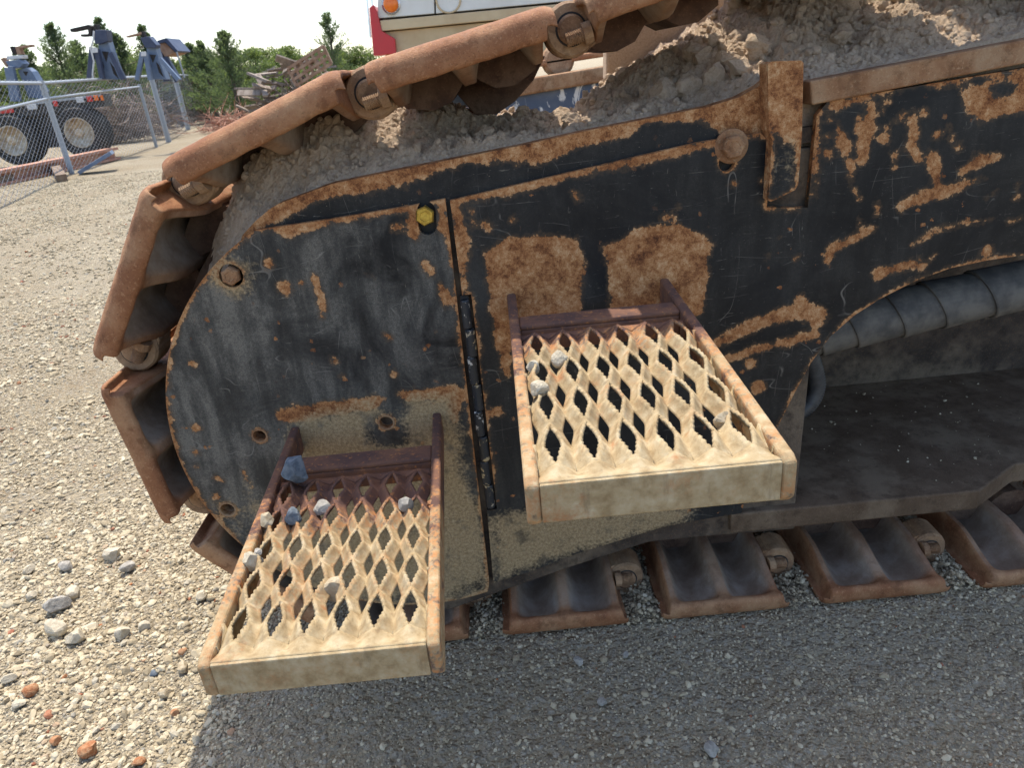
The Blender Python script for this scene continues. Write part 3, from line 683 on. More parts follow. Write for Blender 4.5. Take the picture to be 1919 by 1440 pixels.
# frame rail above the plates (lip that carries the soil)
lip_px = [(455, 440), (478, 415), (505, 392), (522, 382), (620, 345), (730, 322), (840, 300), (970, 274), (1100, 245), (1230, 219), (1330, 199), (1385, 182), (1425, 160), (1437, 150), (1452, 150)]
rail_ol = xz(lip_px, 1.214) + [(.50, .93), (.45, .90), (-.05, .85), (-.38, .85), (-.44, .86)]
lip_line = xz(lip_px, 1.214)
def rail_rust(P):
    d = d_poly(P, lip_line, False); w = -.004 + .052 * fbm(np.stack([P[:, 0] * 9, P[:, 1] * 9, P[:, 0] * 0], 1), 3, 61) + .06 * np.clip((P[:, 0] - .33) / .1, 0, 1)
    return w - d
rail_paint = plate('frame_rail', M_PANEL, rail_ol, [], 1.214, .03, .0075, {'rust': rail_rust, 'mud': lambda P: -.075 + .085 * fbm(np.stack([P[:, 0] * 14, P[:, 1] * 14, P[:, 0] * 0], 1), 3, 77)}, ROOT)
MB().prism(xz([(1518, 152), (1919, 74), (2150, 29), (2150, 74), (1919, 119), (1522, 197)], 1.195), 1.195, 1.235).build('upper_rail', M_RAIL, ROOT, bevel=.003)
tee_ol = xz([(1439, 120), (1447, 115), (1502, 113), (1506, 118), (1503, 250), (1496, 345), (1490, 356), (1445, 378), (1440, 376), (1447, 262), (1441, 245)], 1.175)
plate('stop_bracket', M_PANEL, tee_ol, [], 1.175, .037, .007, {'rust': lambda P: np.maximum((P[:, 1] - .955) * .5, .006 - d_poly(P, tee_ol)), 'mud': lambda P: -.03 + .03 * fbm(np.stack([P[:, 0] * 30, P[:, 1] * 12, P[:, 0] * 0], 1), 3, 5)}, ROOT)
# inner frame: box left of the recess, top deck, recess floor, walls
fb = xz([(838, 1146), (1000, 1089), (1080, 1061), (1215, 1018), (1300, 1009), (1490, 993)], 1.216)
frame_poly = [(-.30, .90), (-.30, .10)] + fb + [(.56, .21), (.57, .93), (.3, .94), (0, .92)]
MB().prism(frame_poly, 1.2165, 1.72).build('frame_box', M_SHELF, ROOT, bevel=.004)
zs = .224; sh = [(.42, 1.199), (.93, 1.199), (1.06, 1.28), (1.9, 1.28), (1.9, 1.74), (.42, 1.74)]
def slab(name, pts, z0, z1, m, parent, bevel=0):
    n = len(pts); b = MB().add([(x, y, z0) for x, y in pts] + [(x, y, z1) for x, y in pts], [tuple(range(n))[::-1], tuple(range(n, 2 * n))] + [(i, (i + 1) % n, (i + 1) % n + n, i + n) for i in range(n)])
    return b.build(name, m, parent, bevel=bevel)
slab('recess_floor', sh, zs - .047, zs, M_FLOOR, ROOT, .004)
MB().box((1.25, 1.745, .58), (.75, .012, .36)).build('recess_wall', M_SHELF, ROOT)
MB().box((1.25, 1.48, .952), (.75, .265, .012)).build('frame_deck', M_SHELF, ROOT)
# idler wheel behind the cover
MB().lathe([(.10, 1.30), (.37, 1.30), (.395, 1.33), (.395, 1.38), (.36, 1.40), (.36, 1.52), (.395, 1.54), (.395, 1.60), (.37, 1.63)], (-.25, 0, .56), 'Y', 48).build('idler_wheel', M_DARKRUST, ROOT, smooth=False)
MB().box((.0, 1.50, .11), (.5, .12, .03)).build('roller_guard', M_DARK, ROOT)
# bolt pocket low on the frame
p = aty(1325, 958, 1.2); hexbolt('frame_bolt', (p.x, 1.214, p.z), .012, .010, M_DARKRUST, ROOT, .1)

# sleeve conduit in the recess: overlapping rubber wraps
ax0, ax1 = aty(1480, 632, 1.31), aty(2000, 515, 1.31); d = (ax1 - ax0); Ls = d.length; d.normalize()
sleeve = MB().tube([ax0 - d * .05, ax1], .040, 16).build('conduit_sleeve', M_RUBBER, ROOT, smooth=True)
cuts = [0.0, .045, .115, .205, .285, .38, Ls]
for k in range(len(cuts) - 1):
    a, b_ = cuts[k], cuts[k + 1]; skew = .016; n = 40; V = []; F = []; ref = d.orthogonal().normalized(); q = d.cross(ref)
    rings = [(a - .006, .0430), (a - .006, .0505), (a - .003, .0515), (a + .010, .0505), (b_, .0462), (b_ + .002, .0430)]
    for t, r in rings:
        for j in range(n):
            an = 2 * math.pi * j / n; off = (ref * math.cos(an) + q * math.sin(an)); V.append(ax0 + d * (t + skew * off.z * -1.0) + off * r)
    for i in range(len(rings) - 1):
        for j in range(n): F.append((i * n + j, i * n + (j + 1) % n, (i + 1) * n + (j + 1) % n, (i + 1) * n + j))
    MB().add(V, F).build('sleeve_wrap', M_SLEEVE, sleeve, smooth=False)
# corrugated hose loop
hp = [aty(*q) for q in [(1505, 600, 1.33), (1512, 650, 1.33), (1525, 690, 1.335), (1530, 725, 1.335), (1517, 757, 1.33), (1487, 777, 1.325), (1440, 786, 1.32), (1380, 780, 1.33)]]
cr = []
for i in range(len(hp) - 1):
    p0, p1, p2, p3 = hp[max(i - 1, 0)], hp[i], hp[i + 1], hp[min(i + 2, len(hp) - 1)]
    for j in range(16):
        t = j / 16; cr.append(.5 * ((2 * p1) + (p2 - p0) * t + (2 * p0 - 5 * p1 + 4 * p2 - p3) * t * t + (3 * p1 - p0 - 3 * p2 + p3) * t ** 3))
MB().tube(cr, [.0165 if (i // 1) % 2 else .0188 for i in range(len(cr))], 12).build('corrugated_hose', M_RUBBER, ROOT, smooth=True)
# carrier guides under the upper track run
MB().prism(xz([(826, 130), (930, 105), (1022, 104), (1000, 150), (965, 190), (930, 215), (890, 215), (860, 180)], 1.55), 1.55, 1.57).build('carrier_guide', M_DARKRUST, ROOT, bevel=.003)
MB().prism(xz([(1136, 80), (1240, 20), (1330, -10), (1400, -20), (1400, 140), (1136, 150)], 1.78), 1.78, 1.83).build('carrier_bracket', M_SOIL, ROOT, bevel=.004)
MB().prism(xz([(620, 215), (700, 190), (800, 195), (905, 205), (905, 260), (620, 260)], 1.66), 1.66, 1.70).build('carrier_guide', M_DARKRUST, ROOT, bevel=.003)

# ------------------------------------------------------------------ the two steps
def attr_mud(o, fn):
    me = o.data; V = np.zeros(len(me.vertices) * 3, np.float32); me.vertices.foreach_get('co', V); setattr_f(me, 'mud', fn(V.reshape(-1, 3)))
def make_step(x0, x1, zb, zf, yb, yf, rows, cols, ygr, label, wear, ymud, skew):
    """side bars from the panel, cross angle, expanded safety grating with channel front"""
    st = bpy.data.objects.new('step', None); st.empty_display_size = .05; COL.objects.link(st); st.location = ((x0 + x1) / 2, YP, zb); put(st, ROOT); st['label'] = label
    zt = lambda y: zb + (zf - zb) * (YP - y) / (YP - yf)
    bw = .016
    for xa, xb in ((x0, x0 + bw), (x1 - bw, x1)):
        b = MB(); V = []; ys = [YP + .001, 1.10, .98, .86, .74, yf + .012, yf]
        for y in ys:
            z = zt(y); zl = .052 if y > yf + .02 else .060; e = .012 if y == yf else 0
            V += [(xa, y, z - zl + e), (xb, y, z - zl + e), (xb, y, z - e * .4), (xa, y, z - e * .4)]
        F = [(0, 1, 2, 3), tuple(len(V) - 1 - i for i in range(4))]
        for i in range(len(ys) - 1):
            for k in range(4): F.append((i * 4 + k, i * 4 + (k + 1) % 4, i * 4 + 4 + (k + 1) % 4, i * 4 + 4 + k))
        o = b.add(V, F).build('side_bar', M_STEP, st, bevel=.0045, seg=3)
        attr_mud(o, lambda V: np.clip((ymud - V[:, 1]) / .05, 0, 1) * .40 - .20 + wear * .05)
    # cross angle
    yc = ygr + .062; xi0, xi1 = x0 + bw, x1 - bw
    b = MB(); zc = zt(yc) - .004
    b.box(((xi0 + xi1) / 2, yc, zc - .004), ((xi1 - xi0) / 2, .024, .004)); b.box(((xi0 + xi1) / 2, yc - .020, zc - .026), ((xi1 - xi0) / 2, .004, .018))
    o = b.build('cross_angle', M_STEP, st, bevel=.003); attr_mud(o, lambda V: np.full(len(V), -.22))
    # grating: raised serrated diamonds (A) with lower openings (B) between them
    p = (xi1 - xi0) / cols; y_front = yf + .028; q = (ygr - y_front) / rows; H = .019; Rr = RNG
    Hc = .017; ne = 14; nl = 5; V = []; F = []; aS, aT, bS, bT = .24, .445, .175, .39
    def vert(i, j, sx, sy, ds, dt, lip=0.0):
        X = xi0 + (i + .5 + sx * ds) * p; Yv = y_front + (j + .5 + sy * dt) * q
        V.append((min(max(X, xi0 - .0005), xi1 + .0005), Yv, zt(Yv) - .0155 + lip)); return len(V) - 1
    def quad(*ids, flip):
        ids = [k for n_, k in enumerate(ids) if k not in ids[:n_]]; xsv = [V[k][0] for k in ids]
        if len(ids) > 2 and max(xsv) - min(xsv) > 1e-5: F.append(tuple(ids[::-1] if flip else ids))
    for j in range(rows):
        for i in range(-1, cols + 1):
            jit = Rr.normal(0, .012, 2)
            for sx in (1, -1):
                for sy in (1, -1):
                    fl = sx * sy > 0; closed = (j == 0 and sy < 0) or (j == rows - 1 and sy > 0); b_s, b_t = (.001, .001) if closed else (bS, bT); G_ = []
                    for e in range(ne + 1):
                        t = e / ne; A = (aS * (1 - (1 - t) ** 1.3), aT * (1 - t)); B = (.5 - b_s * (1 - t) ** 1.0 * 1.0 if not closed else .5, .5 - b_t * (1 - (1 - t)) if not closed else .5)
                        if not closed: B = (.5 - b_s * (1 - t), .5 - b_t * t ** .8)
                        row = []
                        for l in range(nl + 1):
                            w_ = l / nl; ds = A[0] + (B[0] - A[0]) * w_; dt = A[1] + (B[1] - A[1]) * w_
                            lip = Hc * (1 - w_) ** 1.35 * (1 - .12 * abs(math.cos(math.pi * t))) + (.0016 * math.sin(t * 2 * math.pi * 4.5 + i) if l == 0 else 0.0)
                            row.append(vert(i, j, sx, sy, ds + (jit[0] * sx if l == 0 and e else 0), dt, lip))
                        G_.append(row)
                    for e in range(ne):
                        for l in range(nl): quad(G_[e][l], G_[e + 1][l], G_[e + 1][l + 1], G_[e][l + 1], flip=not fl)
                    # node fillets
                    n0 = vert(i, j, sx, sy, 0, .5, Hc * .8); n1_ = vert(i, j, sx, sy, .5, 0, Hc * .12)
                    for l in range(nl): quad(n0, G_[0][l], G_[0][l + 1], flip=not fl); quad(n1_, G_[ne][l + 1], G_[ne][l], flip=not fl)
                    if closed: n2_ = vert(i, j, sx, sy, .5, .5); quad(n1_, n2_, G_[ne][nl], flip=not fl)
    # front and rear margins
    def margin(ya, yb_, za, zb_, n=5, wav=0.0, inv=1):
        nx = cols * 12; base = len(V)
        for r in range(n + 1):
            t = r / n
            for k in range(nx + 1):
                s = k / nx * cols; X = xi0 + s * p; fr = abs((s % 1) - .5) * 2  # 0 at A column centre
                edge = (1 - t) ** 2
                Yv = ya + (yb_ - ya) * t - inv * (q * .17 * (1 - fr) - q * .10 * fr) * edge * wav * 0 
                ts = t * t * (3 - 2 * t); zz = (-.0148 + Hc * .83 * max(0, 1 - fr)) * (1 - ts) + zb_ * ts
                V.append((X, Yv, zt(Yv) + zz))
        for r in range(n):
            for k in range(nx):
                a = base + r * (nx + 1) + k; qd = (a, a + 1, a + nx + 2, a + nx + 1); F.append(qd if inv > 0 else qd[::-1])
    margin(y_front + q * .05, yf + .004, -.010, -.005, 8, 1, 1)
    margin(ygr, ygr + .018, -.010, -.012, 3, 1, -1)
    o = mesh_obj('grating', V, F, M_STEP, True)
    bm = bmesh.new(); bm.from_mesh(o.data); bmesh.ops.remove_doubles(bm, verts=bm.verts, dist=.00001); bm.normal_update(); bm.to_mesh(o.data); bm.free()
    md = o.modifiers.new('thickness', 'SOLIDIFY'); md.thickness = .0042; md.offset = 0
    attr_mud(o, lambda V: np.clip((ymud - V[:, 1]) / .05, -1, 1) * .36 + .14 * wear + .25 * np.clip((yf + .10 - V[:, 1]) / .08, 0, 1)); put(o, st)
    # front channel face
    b = MB(); zf_ = zt(yf)
    b.box(((xi0 + xi1) / 2, yf + .003, zf_ - .027), ((xi1 - xi0) / 2, .003, .0235)); b.box(((xi0 + xi1) / 2, yf + .016, zf_ - .049), ((xi1 - xi0) / 2, .013, .002))
    o = b.build('front_channel', M_STEP, st, bevel=.0022, seg=2); attr_mud(o, lambda V: .85 - .55 * np.clip((.045 - np.minimum(V[:, 0] - x0, x1 - V[:, 0])) / .045, 0, 1))
    for ch in st.children:
        me = ch.data; c_ = np.zeros(len(me.vertices) * 3, np.float32); me.vertices.foreach_get('co', c_); c_ = c_.reshape(-1, 3); c_[:, 0] += skew * (YP - c_[:, 1]) / (YP - yf); me.vertices.foreach_set('co', c_.ravel()); me.update()
    return st, zt
stU, ztU = make_step(.006, .291, .737, .706, 1.2, .625, 4, 6, 1.015, 'upper grating step with tan dried mud', .6, .985, -.004)
stL, ztL = make_step(-.421, -.138, .520, .505, 1.2, .628, 5, 6, 1.005, 'lower grating step with stones caught in it', .2, .905, .026)

# ------------------------------------------------------------------ soil on the frame
lipx = np.array([v[0] for v in lip_line]); lipz = np.array([v[1] for v in lip_line])
def soil_z(x, y):
    lz = np.interp(x, np.concatenate([[-.62, -.53], lipx, [.55, .86, 1.5]]), np.concatenate([[.62, .76], lipz - .006, [1.035, 1.075, 1.12]]))
    lz = np.where((x > .5) & (x < .53), 1.03, lz)
    bz = np.interp(x, [-.62, -.52, -.44, -.37, -.30, -.2, -.07, .17, .33, .47, .58, .93, 1.5], [.70, .865, .955, 1.005, 1.035, 1.030, 1.015, .975, 1.07, 1.14, 1.18, 1.165, 1.18])
    t = np.clip((y - 1.235) / np.interp(x, [-.4, -.2, 0], [.13, .22, .42]), 0, 1); t = t * t * (3 - 2 * t) * .6 + t * .4
    z = lz + (bz - lz) * t - np.clip((y - 1.72) / .3, 0, 1) ** 2 * .35
    return z
def soil_full(x, y):
    P = np.stack([x, y, x * 0], 1); ed = np.clip((y - 1.232) / .05, .08, 1)
    n = (fbm(P * 11, 4, 21) - .5) * .060 + (fbm(P * 45, 4, 23) - .5) * .036 + (np.abs(fbm(P * 150, 2, 25) - .5)) * .018
    return soil_z(x, y) + n * ed
def make_soil():
    xs = np.arange(-.60, 1.42, .0052); ys = np.concatenate([np.arange(1.231, 1.62, .0052), np.arange(1.63, 2.05, .012)])
    gx, gy = np.meshgrid(xs, ys); z = soil_full(gx.ravel(), gy.ravel()); nx, ny = len(xs), len(ys)
    V = np.stack([gx.ravel(), gy.ravel(), z], 1)
    J = (RNG.random(V.shape) - .5) * .0032; J[:nx, 1] = 0; V += J
    i = (np.arange(ny - 1)[:, None] * nx + np.arange(nx - 1)[None]).ravel()
    # front skirt so the heap is a closed body behind the rail
    sk = np.stack([xs, np.full(nx, 1.247), np.full(nx, .80)], 1); sk[:, 2] = np.minimum(.85, V[:nx, 2] - .02); b = len(V); V = np.concatenate([V, sk]); k = np.arange(nx - 1)
    Q = np.concatenate([np.stack([i, i + 1, i + nx + 1, i + nx], 1), np.stack([b + k, b + k + 1, k + 1, k], 1)])
    o = fast_mesh('soil_heap', V, Q, M_SOIL, smooth=False)
    tag(o, 'grey brown dry clay soil heaped along the track frame', 'soil', kind='stuff')
    rng = np.random.default_rng(5); n = 15000
    x = rng.uniform(-.50, 1.3, n); y = 1.24 + .5 * rng.random(n) ** 1.15; s = .0014 + .0105 * rng.random(n) ** 7; s *= np.clip((y - 1.225) / .06, .3, 1)
    Pz = soil_full(x, y) + s * .15
    o = scatter('soil_crumbs', R_MID, np.stack([x, y, Pz], 1), s, rng.random(n), rng, M_SOIL, .85, .8); tag(o, 'loose soil crumbs lying over the heap on the frame', 'soil', kind='stuff')
    for k in range(40):
        xx = rng.uniform(-.1, 1.2); yy = rng.uniform(1.34, 1.68); ss = rng.uniform(.010, .026) * (1.25 if xx > .3 else .8)
        V, F = rock_shape(rng, 3, 10, .02); nz = fbm(V * 3.2 + k * 7, 3, 40)[:, None]; V = V * (.72 + .5 * nz)
        o = mesh_obj('soil_clod', V * [ss * 1.1, ss, ss * .85], F, M_SOIL); o.rotation_euler = rng.uniform(-.6, .6, 3)
        o.location = (xx, yy, float(soil_full(np.array([xx]), np.array([yy]))[0]) + ss * .35)
        tag(o, 'lumpy grey brown clod resting in the soil on the frame', 'clod', 'clods in the soil on the frame')
make_soil()
# grit on the recess floor and under the track
rng = np.random.default_rng(3); n = 120; x = rng.uniform(.5, 1.25, n); y = 1.22 + .5 * rng.random(n) ** .8; s = .0014 + .0055 * rng.random(n) ** 5
o = scatter('recess_grit', R_LOW, np.stack([x, y, zs + s * .3], 1), s, rng.uniform(.3, .8, n), rng, M_STONE); tag(o, 'fine pale grit strewn over the recess floor', 'grit', kind='stuff')

# ------------------------------------------------------------------ stones on the steps
T_ = ztL(.9) - .012; TU = ztU(.8) - .012
for px, py, Z, w, m, lab in [(558, 905, ztL(1.03) - .002, 60, M_ST_BLUE, 'dark blue grey stone wedged behind the lower grating'), (553, 982, T_, 32, M_ST_BLUE, 'small blue grey stone at the shade line of the lower step'),
    (604, 968, T_ - .006, 36, M_ST_GREY, 'grey stone in a back opening of the lower step'), (504, 988, T_, 30, M_ST_TAN, 'tan grey stone at the left back of the lower step'), (763, 957, T_, 30, M_ST_GREY, 'light grey stone at the right back of the lower step'),
    (806, 950, T_, 13, M_ST_ORNG, 'tiny reddish pebble beside the right bar of the lower step'), (476, 1068, T_ - .012, 40, M_ST_PALE, 'white stone against the left bar of the lower step'), (484, 1046, T_, 20, M_ST_GREY, 'small grey stone behind the white one on the lower step'),
    (632, 1118, T_ - .020, 46, M_ST_TAN, 'tan stone sunk in a middle opening of the lower step'), (1000, 702, TU, 28, M_ST_PALE, 'pale stone in the back left corner of the upper step'), (1052, 690, TU, 34, M_ST_PALE, 'pale stone in the second opening of the upper step'),
    (1010, 748, TU, 40, M_ST_PALE, 'white angular stone by the left bar of the upper step'), (1355, 806, TU - .014, 36, M_ST_TAN, 'grey tan stone in a right opening of the upper step')]:
    stone('stone', px, py, Z + .003, w * 1.08, m, lab, flat=.8, rest=False)
# larger stones picked out in the yard
for px, py, w, m, lab in [(107, 1187, 52, M_ST_PALE, 'large flat white stone in the sunlit gravel'), (144, 1202, 45, M_ST_PALE, 'flat white stone right beside the largest white stone'), (230, 1192, 38, M_ST_PALE, 'blocky white stone in the gravel left of the lower step'),
    (112, 1142, 52, M_ST_GREY, 'long grey flat stone above the white ones'), (140, 1117, 36, M_ST_PALE, 'pale stone just above the long grey stone'), (214, 1046, 40, M_ST_PALE, 'pale blocky stone left of the lowest visible shoe'), (240, 1071, 34, M_ST_GREY, 'light grey stone below the pale blocky stone'),
    (272, 1177, 28, M_ST_PALE, 'pale angular stone between lower step and white stones'), (56, 1298, 38, M_ST_ORNG, 'orange rusty stone near the left picture edge'), (170, 1412, 42, M_ST_ORNG, 'orange brown stone at the bottom left'), (262, 1432, 32, M_ST_ORNG, 'orange stone cut by the bottom picture edge'),
    (328, 1338, 20, M_ST_ORNG, 'small orange stone near the shadow edge'), (345, 1256, 30, M_ST_TAN, 'tan stone beside the front corner of the lower step'), (343, 1223, 20, M_ST_ORNG, 'reddish chip above the tan stone by the step'), (311, 1305, 30, M_ST_TAN, 'flat tan stone below the lower step corner'),
    (379, 1123, 28, M_ST_PALE, 'white stone close to the left bar of the lower step, on the ground'), (62, 1122, 26, M_ST_PALE, 'pale stone left of the long grey stone'), (56, 1073, 28, M_ST_PALE, 'pale stone high on the left picture edge'), (20, 1277, 30, M_ST_PALE, 'pale stone at the far left above the orange one'),
    (39, 1322, 30, M_ST_PALE, 'pale stone at the far left below the orange one'), (289, 1265, 20, M_ST_BLUE, 'small dark grey stone in the tan dust'), (127, 1066, 34, M_ST_GREY, 'upright grey stone among the gravel'), (105, 1392, 26, M_ST_ORNG, 'yellow orange stone low on the left'),
    (735, 1250, 30, M_ST_GREY, 'flat grey stone in the shade under the lower step'), (1130, 1320, 24, M_ST_GREY, 'flat grey stone half buried in the shaded grit'), (1172, 1232, 18, M_ST_GREY, 'round grey pebble in the shade before the track'), (1335, 1410, 40, M_ST_GREY, 'large flat stone half buried at the bottom of the shade'),
    (1085, 1245, 26, M_ST_GREY, 'pale flat stone in the shade below the first ground shoe')]:
    p = atz(px, py, 0.0); stone('stone', px, py, float(ground_h(np.array([p.x]), np.array([p.y]))[0]) - .010, w * .88, m, lab)

# ------------------------------------------------------------------ far side frame of the same machine, seen under the upper track run
def m_scratched():
    g = G('scratched_blue_steel'); n = g.noise(16, 4, .6, sc3=(1.2, 1, .5), dist=1.0)
    return g.fin(g.mix(g.ss(n, .55, .62), g.mix(g.ss(g.noise(4), .4, .6), (.05, .07, .11), (.12, .13, .15)), (.52, .50, .47)), .6)
M_SCR = m_scratched()
YF = 3.6
far = MB().prism(xz([(880, 192), (1350, 112), (1350, 420), (880, 480)], YF), YF, YF + .05).build('far_side_panel', M_SCR, ROOT)
far['label'] = 'scratched blue grey far side frame under the track'
MB().prism(xz([(880, 165), (1350, 88), (1350, 116), (880, 196)], YF - .03), YF - .03, YF + .12).build('far_rail', M_RAIL, ROOT, bevel=.01)
MB().prism(xz([(980, 118), (1350, 60), (1350, 72), (980, 130)], YF + .1), YF + .1, YF + .6).build('far_track_shoe', M_SHOE, ROOT, bevel=.01)
MB().lathe([(.06, YF + .1), (.075, YF + .12), (.075, YF + .25)], tuple(aty(1052, 112, YF) * 1.0 - Vector((0, YF, 0))), 'Y', 20).build('far_roller', M_PIN, ROOT)

# ------------------------------------------------------------------ white and red truck parked behind
YT = 5.0
trk = thing('parked_truck', 'white and red truck with a round amber lamp parked behind the track', 'truck', (0.3, 5.6, 0))
def Z8(pts): return [(660 + a * .2606, b * .2606) for a, b in pts]
def tpoly(name, px, m, y0=0.0, th=.03, parent=None, bevel=.004): return MB().prism(xz(px, YT + y0), YT + y0, YT + y0 + th).build(name, m, parent or trk, bevel=bevel)
tpoly('body_panel', [(708, 34), (814, 25), (810, -260), (704, -260)], M_WHITEP, 0, 1.2)
tpoly('body_panel', [(817, 25), (1160, -8), (1150, -260), (813, -260)], M_WHITEP, 0, 1.2)
tpoly('trim_band', [(712, 38), (1165, -4), (1168, 14), (714, 58)], M_CREAM, -.02, 1.2)
tpoly('lower_body', [(716, 60), (1168, 17), (1178, 90), (728, 140)], M_CREAM, .02, 1.2)
tpoly('corner_post', [(692, 14), (700, 8), (706, 20), (716, 58), (740, 72), (742, 100), (700, 104), (696, 60)], M_RED, -.03, .25)
for xo in (0, 9): tpoly('chrome_strip', [(680 + xo, -60), (684 + xo, -60), (696 + xo, 70), (692 + xo, 70)], M_CHROME, -.01 + xo * .004, .02, bevel=.002)
lp = aty(733, 8, YT); lamp = MB().lathe([(.058, -.0), (.058, .012), (.050, .02), (.048, .012)], (0, 0, 0), 'Y', 28); lamp.v = [(x + lp.x, YT - y, z + lp.z) for x, y, z in lamp.v]
lo_ = lamp.build('marker_lamp', M_CHROME, trk)
ln = MB().lathe([(.047, 0), (.045, .014), (.036, .022), (.018, .027)], (0, 0, 0), 'Y', 24); ln.v = [(x + lp.x, YT - .013 - y, z + lp.z) for x, y, z in ln.v]; ln.build('lens', M_AMBER, lo_, smooth=True)
rp = aty(840, -2, YT); rg = MB().tube([(rp.x + .075 * math.cos(a), YT - .004, rp.z + .075 * math.sin(a)) for a in np.linspace(0, 2 * math.pi, 25)], .006, 6); rg.build('round_cap', M_CREAM, trk)
tpoly('red_body', [(1180, 40), (1900, -60), (1900, -400), (1172, -400)], M_RED, -.1, 1.4)
tpoly('step_well', [(1305, 30), (1330, 27), (1326, -60), (1300, -60)], M_WHITEP, -.13, .03)
tpoly('red_fender', [(640, 180), (735, 170), (740, 215), (640, 225)], M_RED, -.05, .6)
def wheel(parent, c, r, rr, w, m=M_RIM):
    c = Vector(c); wh = bpy.data.objects.new('wheel', None); COL.objects.link(wh); wh.location = c; put(wh, parent)
    prof = [(rr * .99, 0), (r * .86, -.01), (r * .96, .01), (r, .05), (r, w - .05), (r * .95, w - .01), (rr, w)]
    MB().lathe(prof, tuple(c), 'Y', 40).build('tyre', M_TYRE, wh, smooth=False)
    rim = MB().lathe([(rr, -.004), (rr * .95, -.014), (rr * .90, .0), (rr * .84, .05), (rr * .72, .075), (rr * .52, .055), (rr * .46, .03), (rr * .30, .03), (rr * .27, -.03), (rr * .12, -.04)], tuple(c), 'Y', 40).build('rim', m, wh, smooth=True)
    for k in range(8):
        a = k * math.pi / 4; MB().lathe([(rr * .085, .045), (rr * .085, .056)], (c.x + rr * .63 * math.cos(a), c.y, c.z + rr * .63 * math.sin(a)), 'Y', 10).build('hand_hole', M_DARK, wh)
    for k in range(10):
        a = k * math.pi / 5; MB().lathe([(.018, .01), (.018, .03)], (c.x + rr * .39 * math.cos(a), c.y, c.z + rr * .39 * math.sin(a)), 'Y', 6).build('lug_nut', M_DARKRUST, wh)
    return wh
wheel(trk, (-.38, 5.02, .56), .54, .32, .3, M_CREAM); wheel(trk, (1.9, 5.02, .56), .54, .32, .3, M_CREAM)

# ------------------------------------------------------------------ chain link fence
fen = thing('chain_link_fence', 'galvanized chain link fence running back along the yard', 'fence', (-7.74, 13.93, 0))
FP = [(-6.2, 8.9, 1.54), (-7.74, 13.93, 1.58), (-9.0, 21.53, 1.74), (-11.1, 28.56, 1.90), (-12.5, 34.6, 1.95)]
def post(x, y, h, r, cap=True, lean=0.0):
    b = MB().lathe([(r, -.1), (r, h)], (x, y, 0), 'Z', 12); o = b.build('fence_post', M_GALV, fen, smooth=False)
    if cap: MB().lathe([(r * 1.15, h - .05), (r * 1.2, h + .02), (r * .95, h + .06), (r * .5, h + .09), (r * .2, h + .10)], (x, y, 0), 'Z', 12).build('post_cap', M_GALV, o, smooth=True)
for (x, y, h), r, c in zip(FP, (.045, .048, .070, .09, .095), (0, 0, 1, 1, 1)): post(x, y, h + (.08 if c else .01), r, bool(c))
post(-8.54, 19.6, 1.5, .04, False)
for a, b in zip(FP[:-1], FP[1:]):
    MB().tube([(a[0], a[1] - .02, a[2] - .03), (b[0], b[1] - .02, b[2] - .03)], .028, 8).build('top_rail', M_GALV, fen)
MB().tube([(-6.2, 8.95, 1.08), (-7.74, 13.98, 1.30), (-8.54, 19.62, 1.44)], .022, 8).build('lower_rail', M_GALV, fen)
wm = MB(); V = []; F = []
def wire(p, q, r):
    p = Vector(p); q = Vector(q); d_ = (q - p).normalized(); n1 = d_.orthogonal().normalized() * r; n2 = d_.cross(n1).normalized() * r; b = len(V)
    for c in (p, q): V.extend([c + n1, c - n1 * .5 + n2 * .87, c - n1 * .5 - n2 * .87])
    F.extend([(b, b + 1, b + 4, b + 3), (b + 1, b + 2, b + 5, b + 4), (b + 2, b, b + 3, b + 5)])
for si, (a, b) in enumerate(zip(FP[:-1], FP[1:])):
    L = math.hypot(b[0] - a[0], b[1] - a[1]); Hh = (a[2] + b[2]) / 2; rat = 3.0; stp = .085 * rat if si < 2 else .15 * rat; r = .0026 if si < 2 else .0034
    n = int((L + Hh * rat) / stp); bul = .012
    def pt(u, v): t = u / L; return (a[0] + (b[0] - a[0]) * t, a[1] + (b[1] - a[1]) * t + .03, v * (a[2] + (b[2] - a[2]) * t + .02) / Hh)
    for k in range(n):
        u0 = k * stp
        for sgn in (1, -1):
            # line u = u0 - v (sgn 1) or mirrored
            v0 = max(0, (u0 - L) / rat); v1 = min(Hh, u0 / rat)
            if v1 - v0 < .03: continue
            ua, ub = u0 - v0 * rat, u0 - v1 * rat
            if sgn < 0: ua, ub = L - ua, L - ub
            wire(pt(ua, v0), pt(ub, v1), r)
o = mesh_obj('wire_mesh', V, F, M_GALV); put(o, fen); o['kind'] = 'stuff'

# ------------------------------------------------------------------ flatbed trailer with steel stands
YR = 17.0
trl = thing('flatbed_trailer', 'black flatbed trailer with cream dish wheels behind the fence', 'trailer', (-9.5, 18, 0))
d0, d1 = aty(-300, 236, YR), aty(190, 175, YR)
MB().add([(d0.x, YR, d0.z - .26), (d1.x, YR, d1.z - .26), (d1.x, YR, d1.z), (d0.x, YR, d0.z), (d0.x, YR + .9, d0.z - .26), (d1.x - .25, YR + .9, d1.z - .26), (d1.x - .25, YR + .9, d1.z), (d0.x, YR + .9, d0.z)],
    [(0, 1, 2, 3), (7, 6, 5, 4), (0, 4, 5, 1), (3, 2, 6, 7), (0, 3, 7, 4), (1, 5, 6, 2)]).build('deck', M_BLACK, trl)
MB().beam(aty(-300, 238, YR - .04), aty(190, 178, YR - .04), .03, .05).build('rub_rail', M_GALV, trl)
MB().box(((d0.x + d1.x) / 2 - .4, YR + .5, .75), ((d1.x - d0.x) / 2 - .4, .3, .42)).build('chassis', M_BLACK, trl)
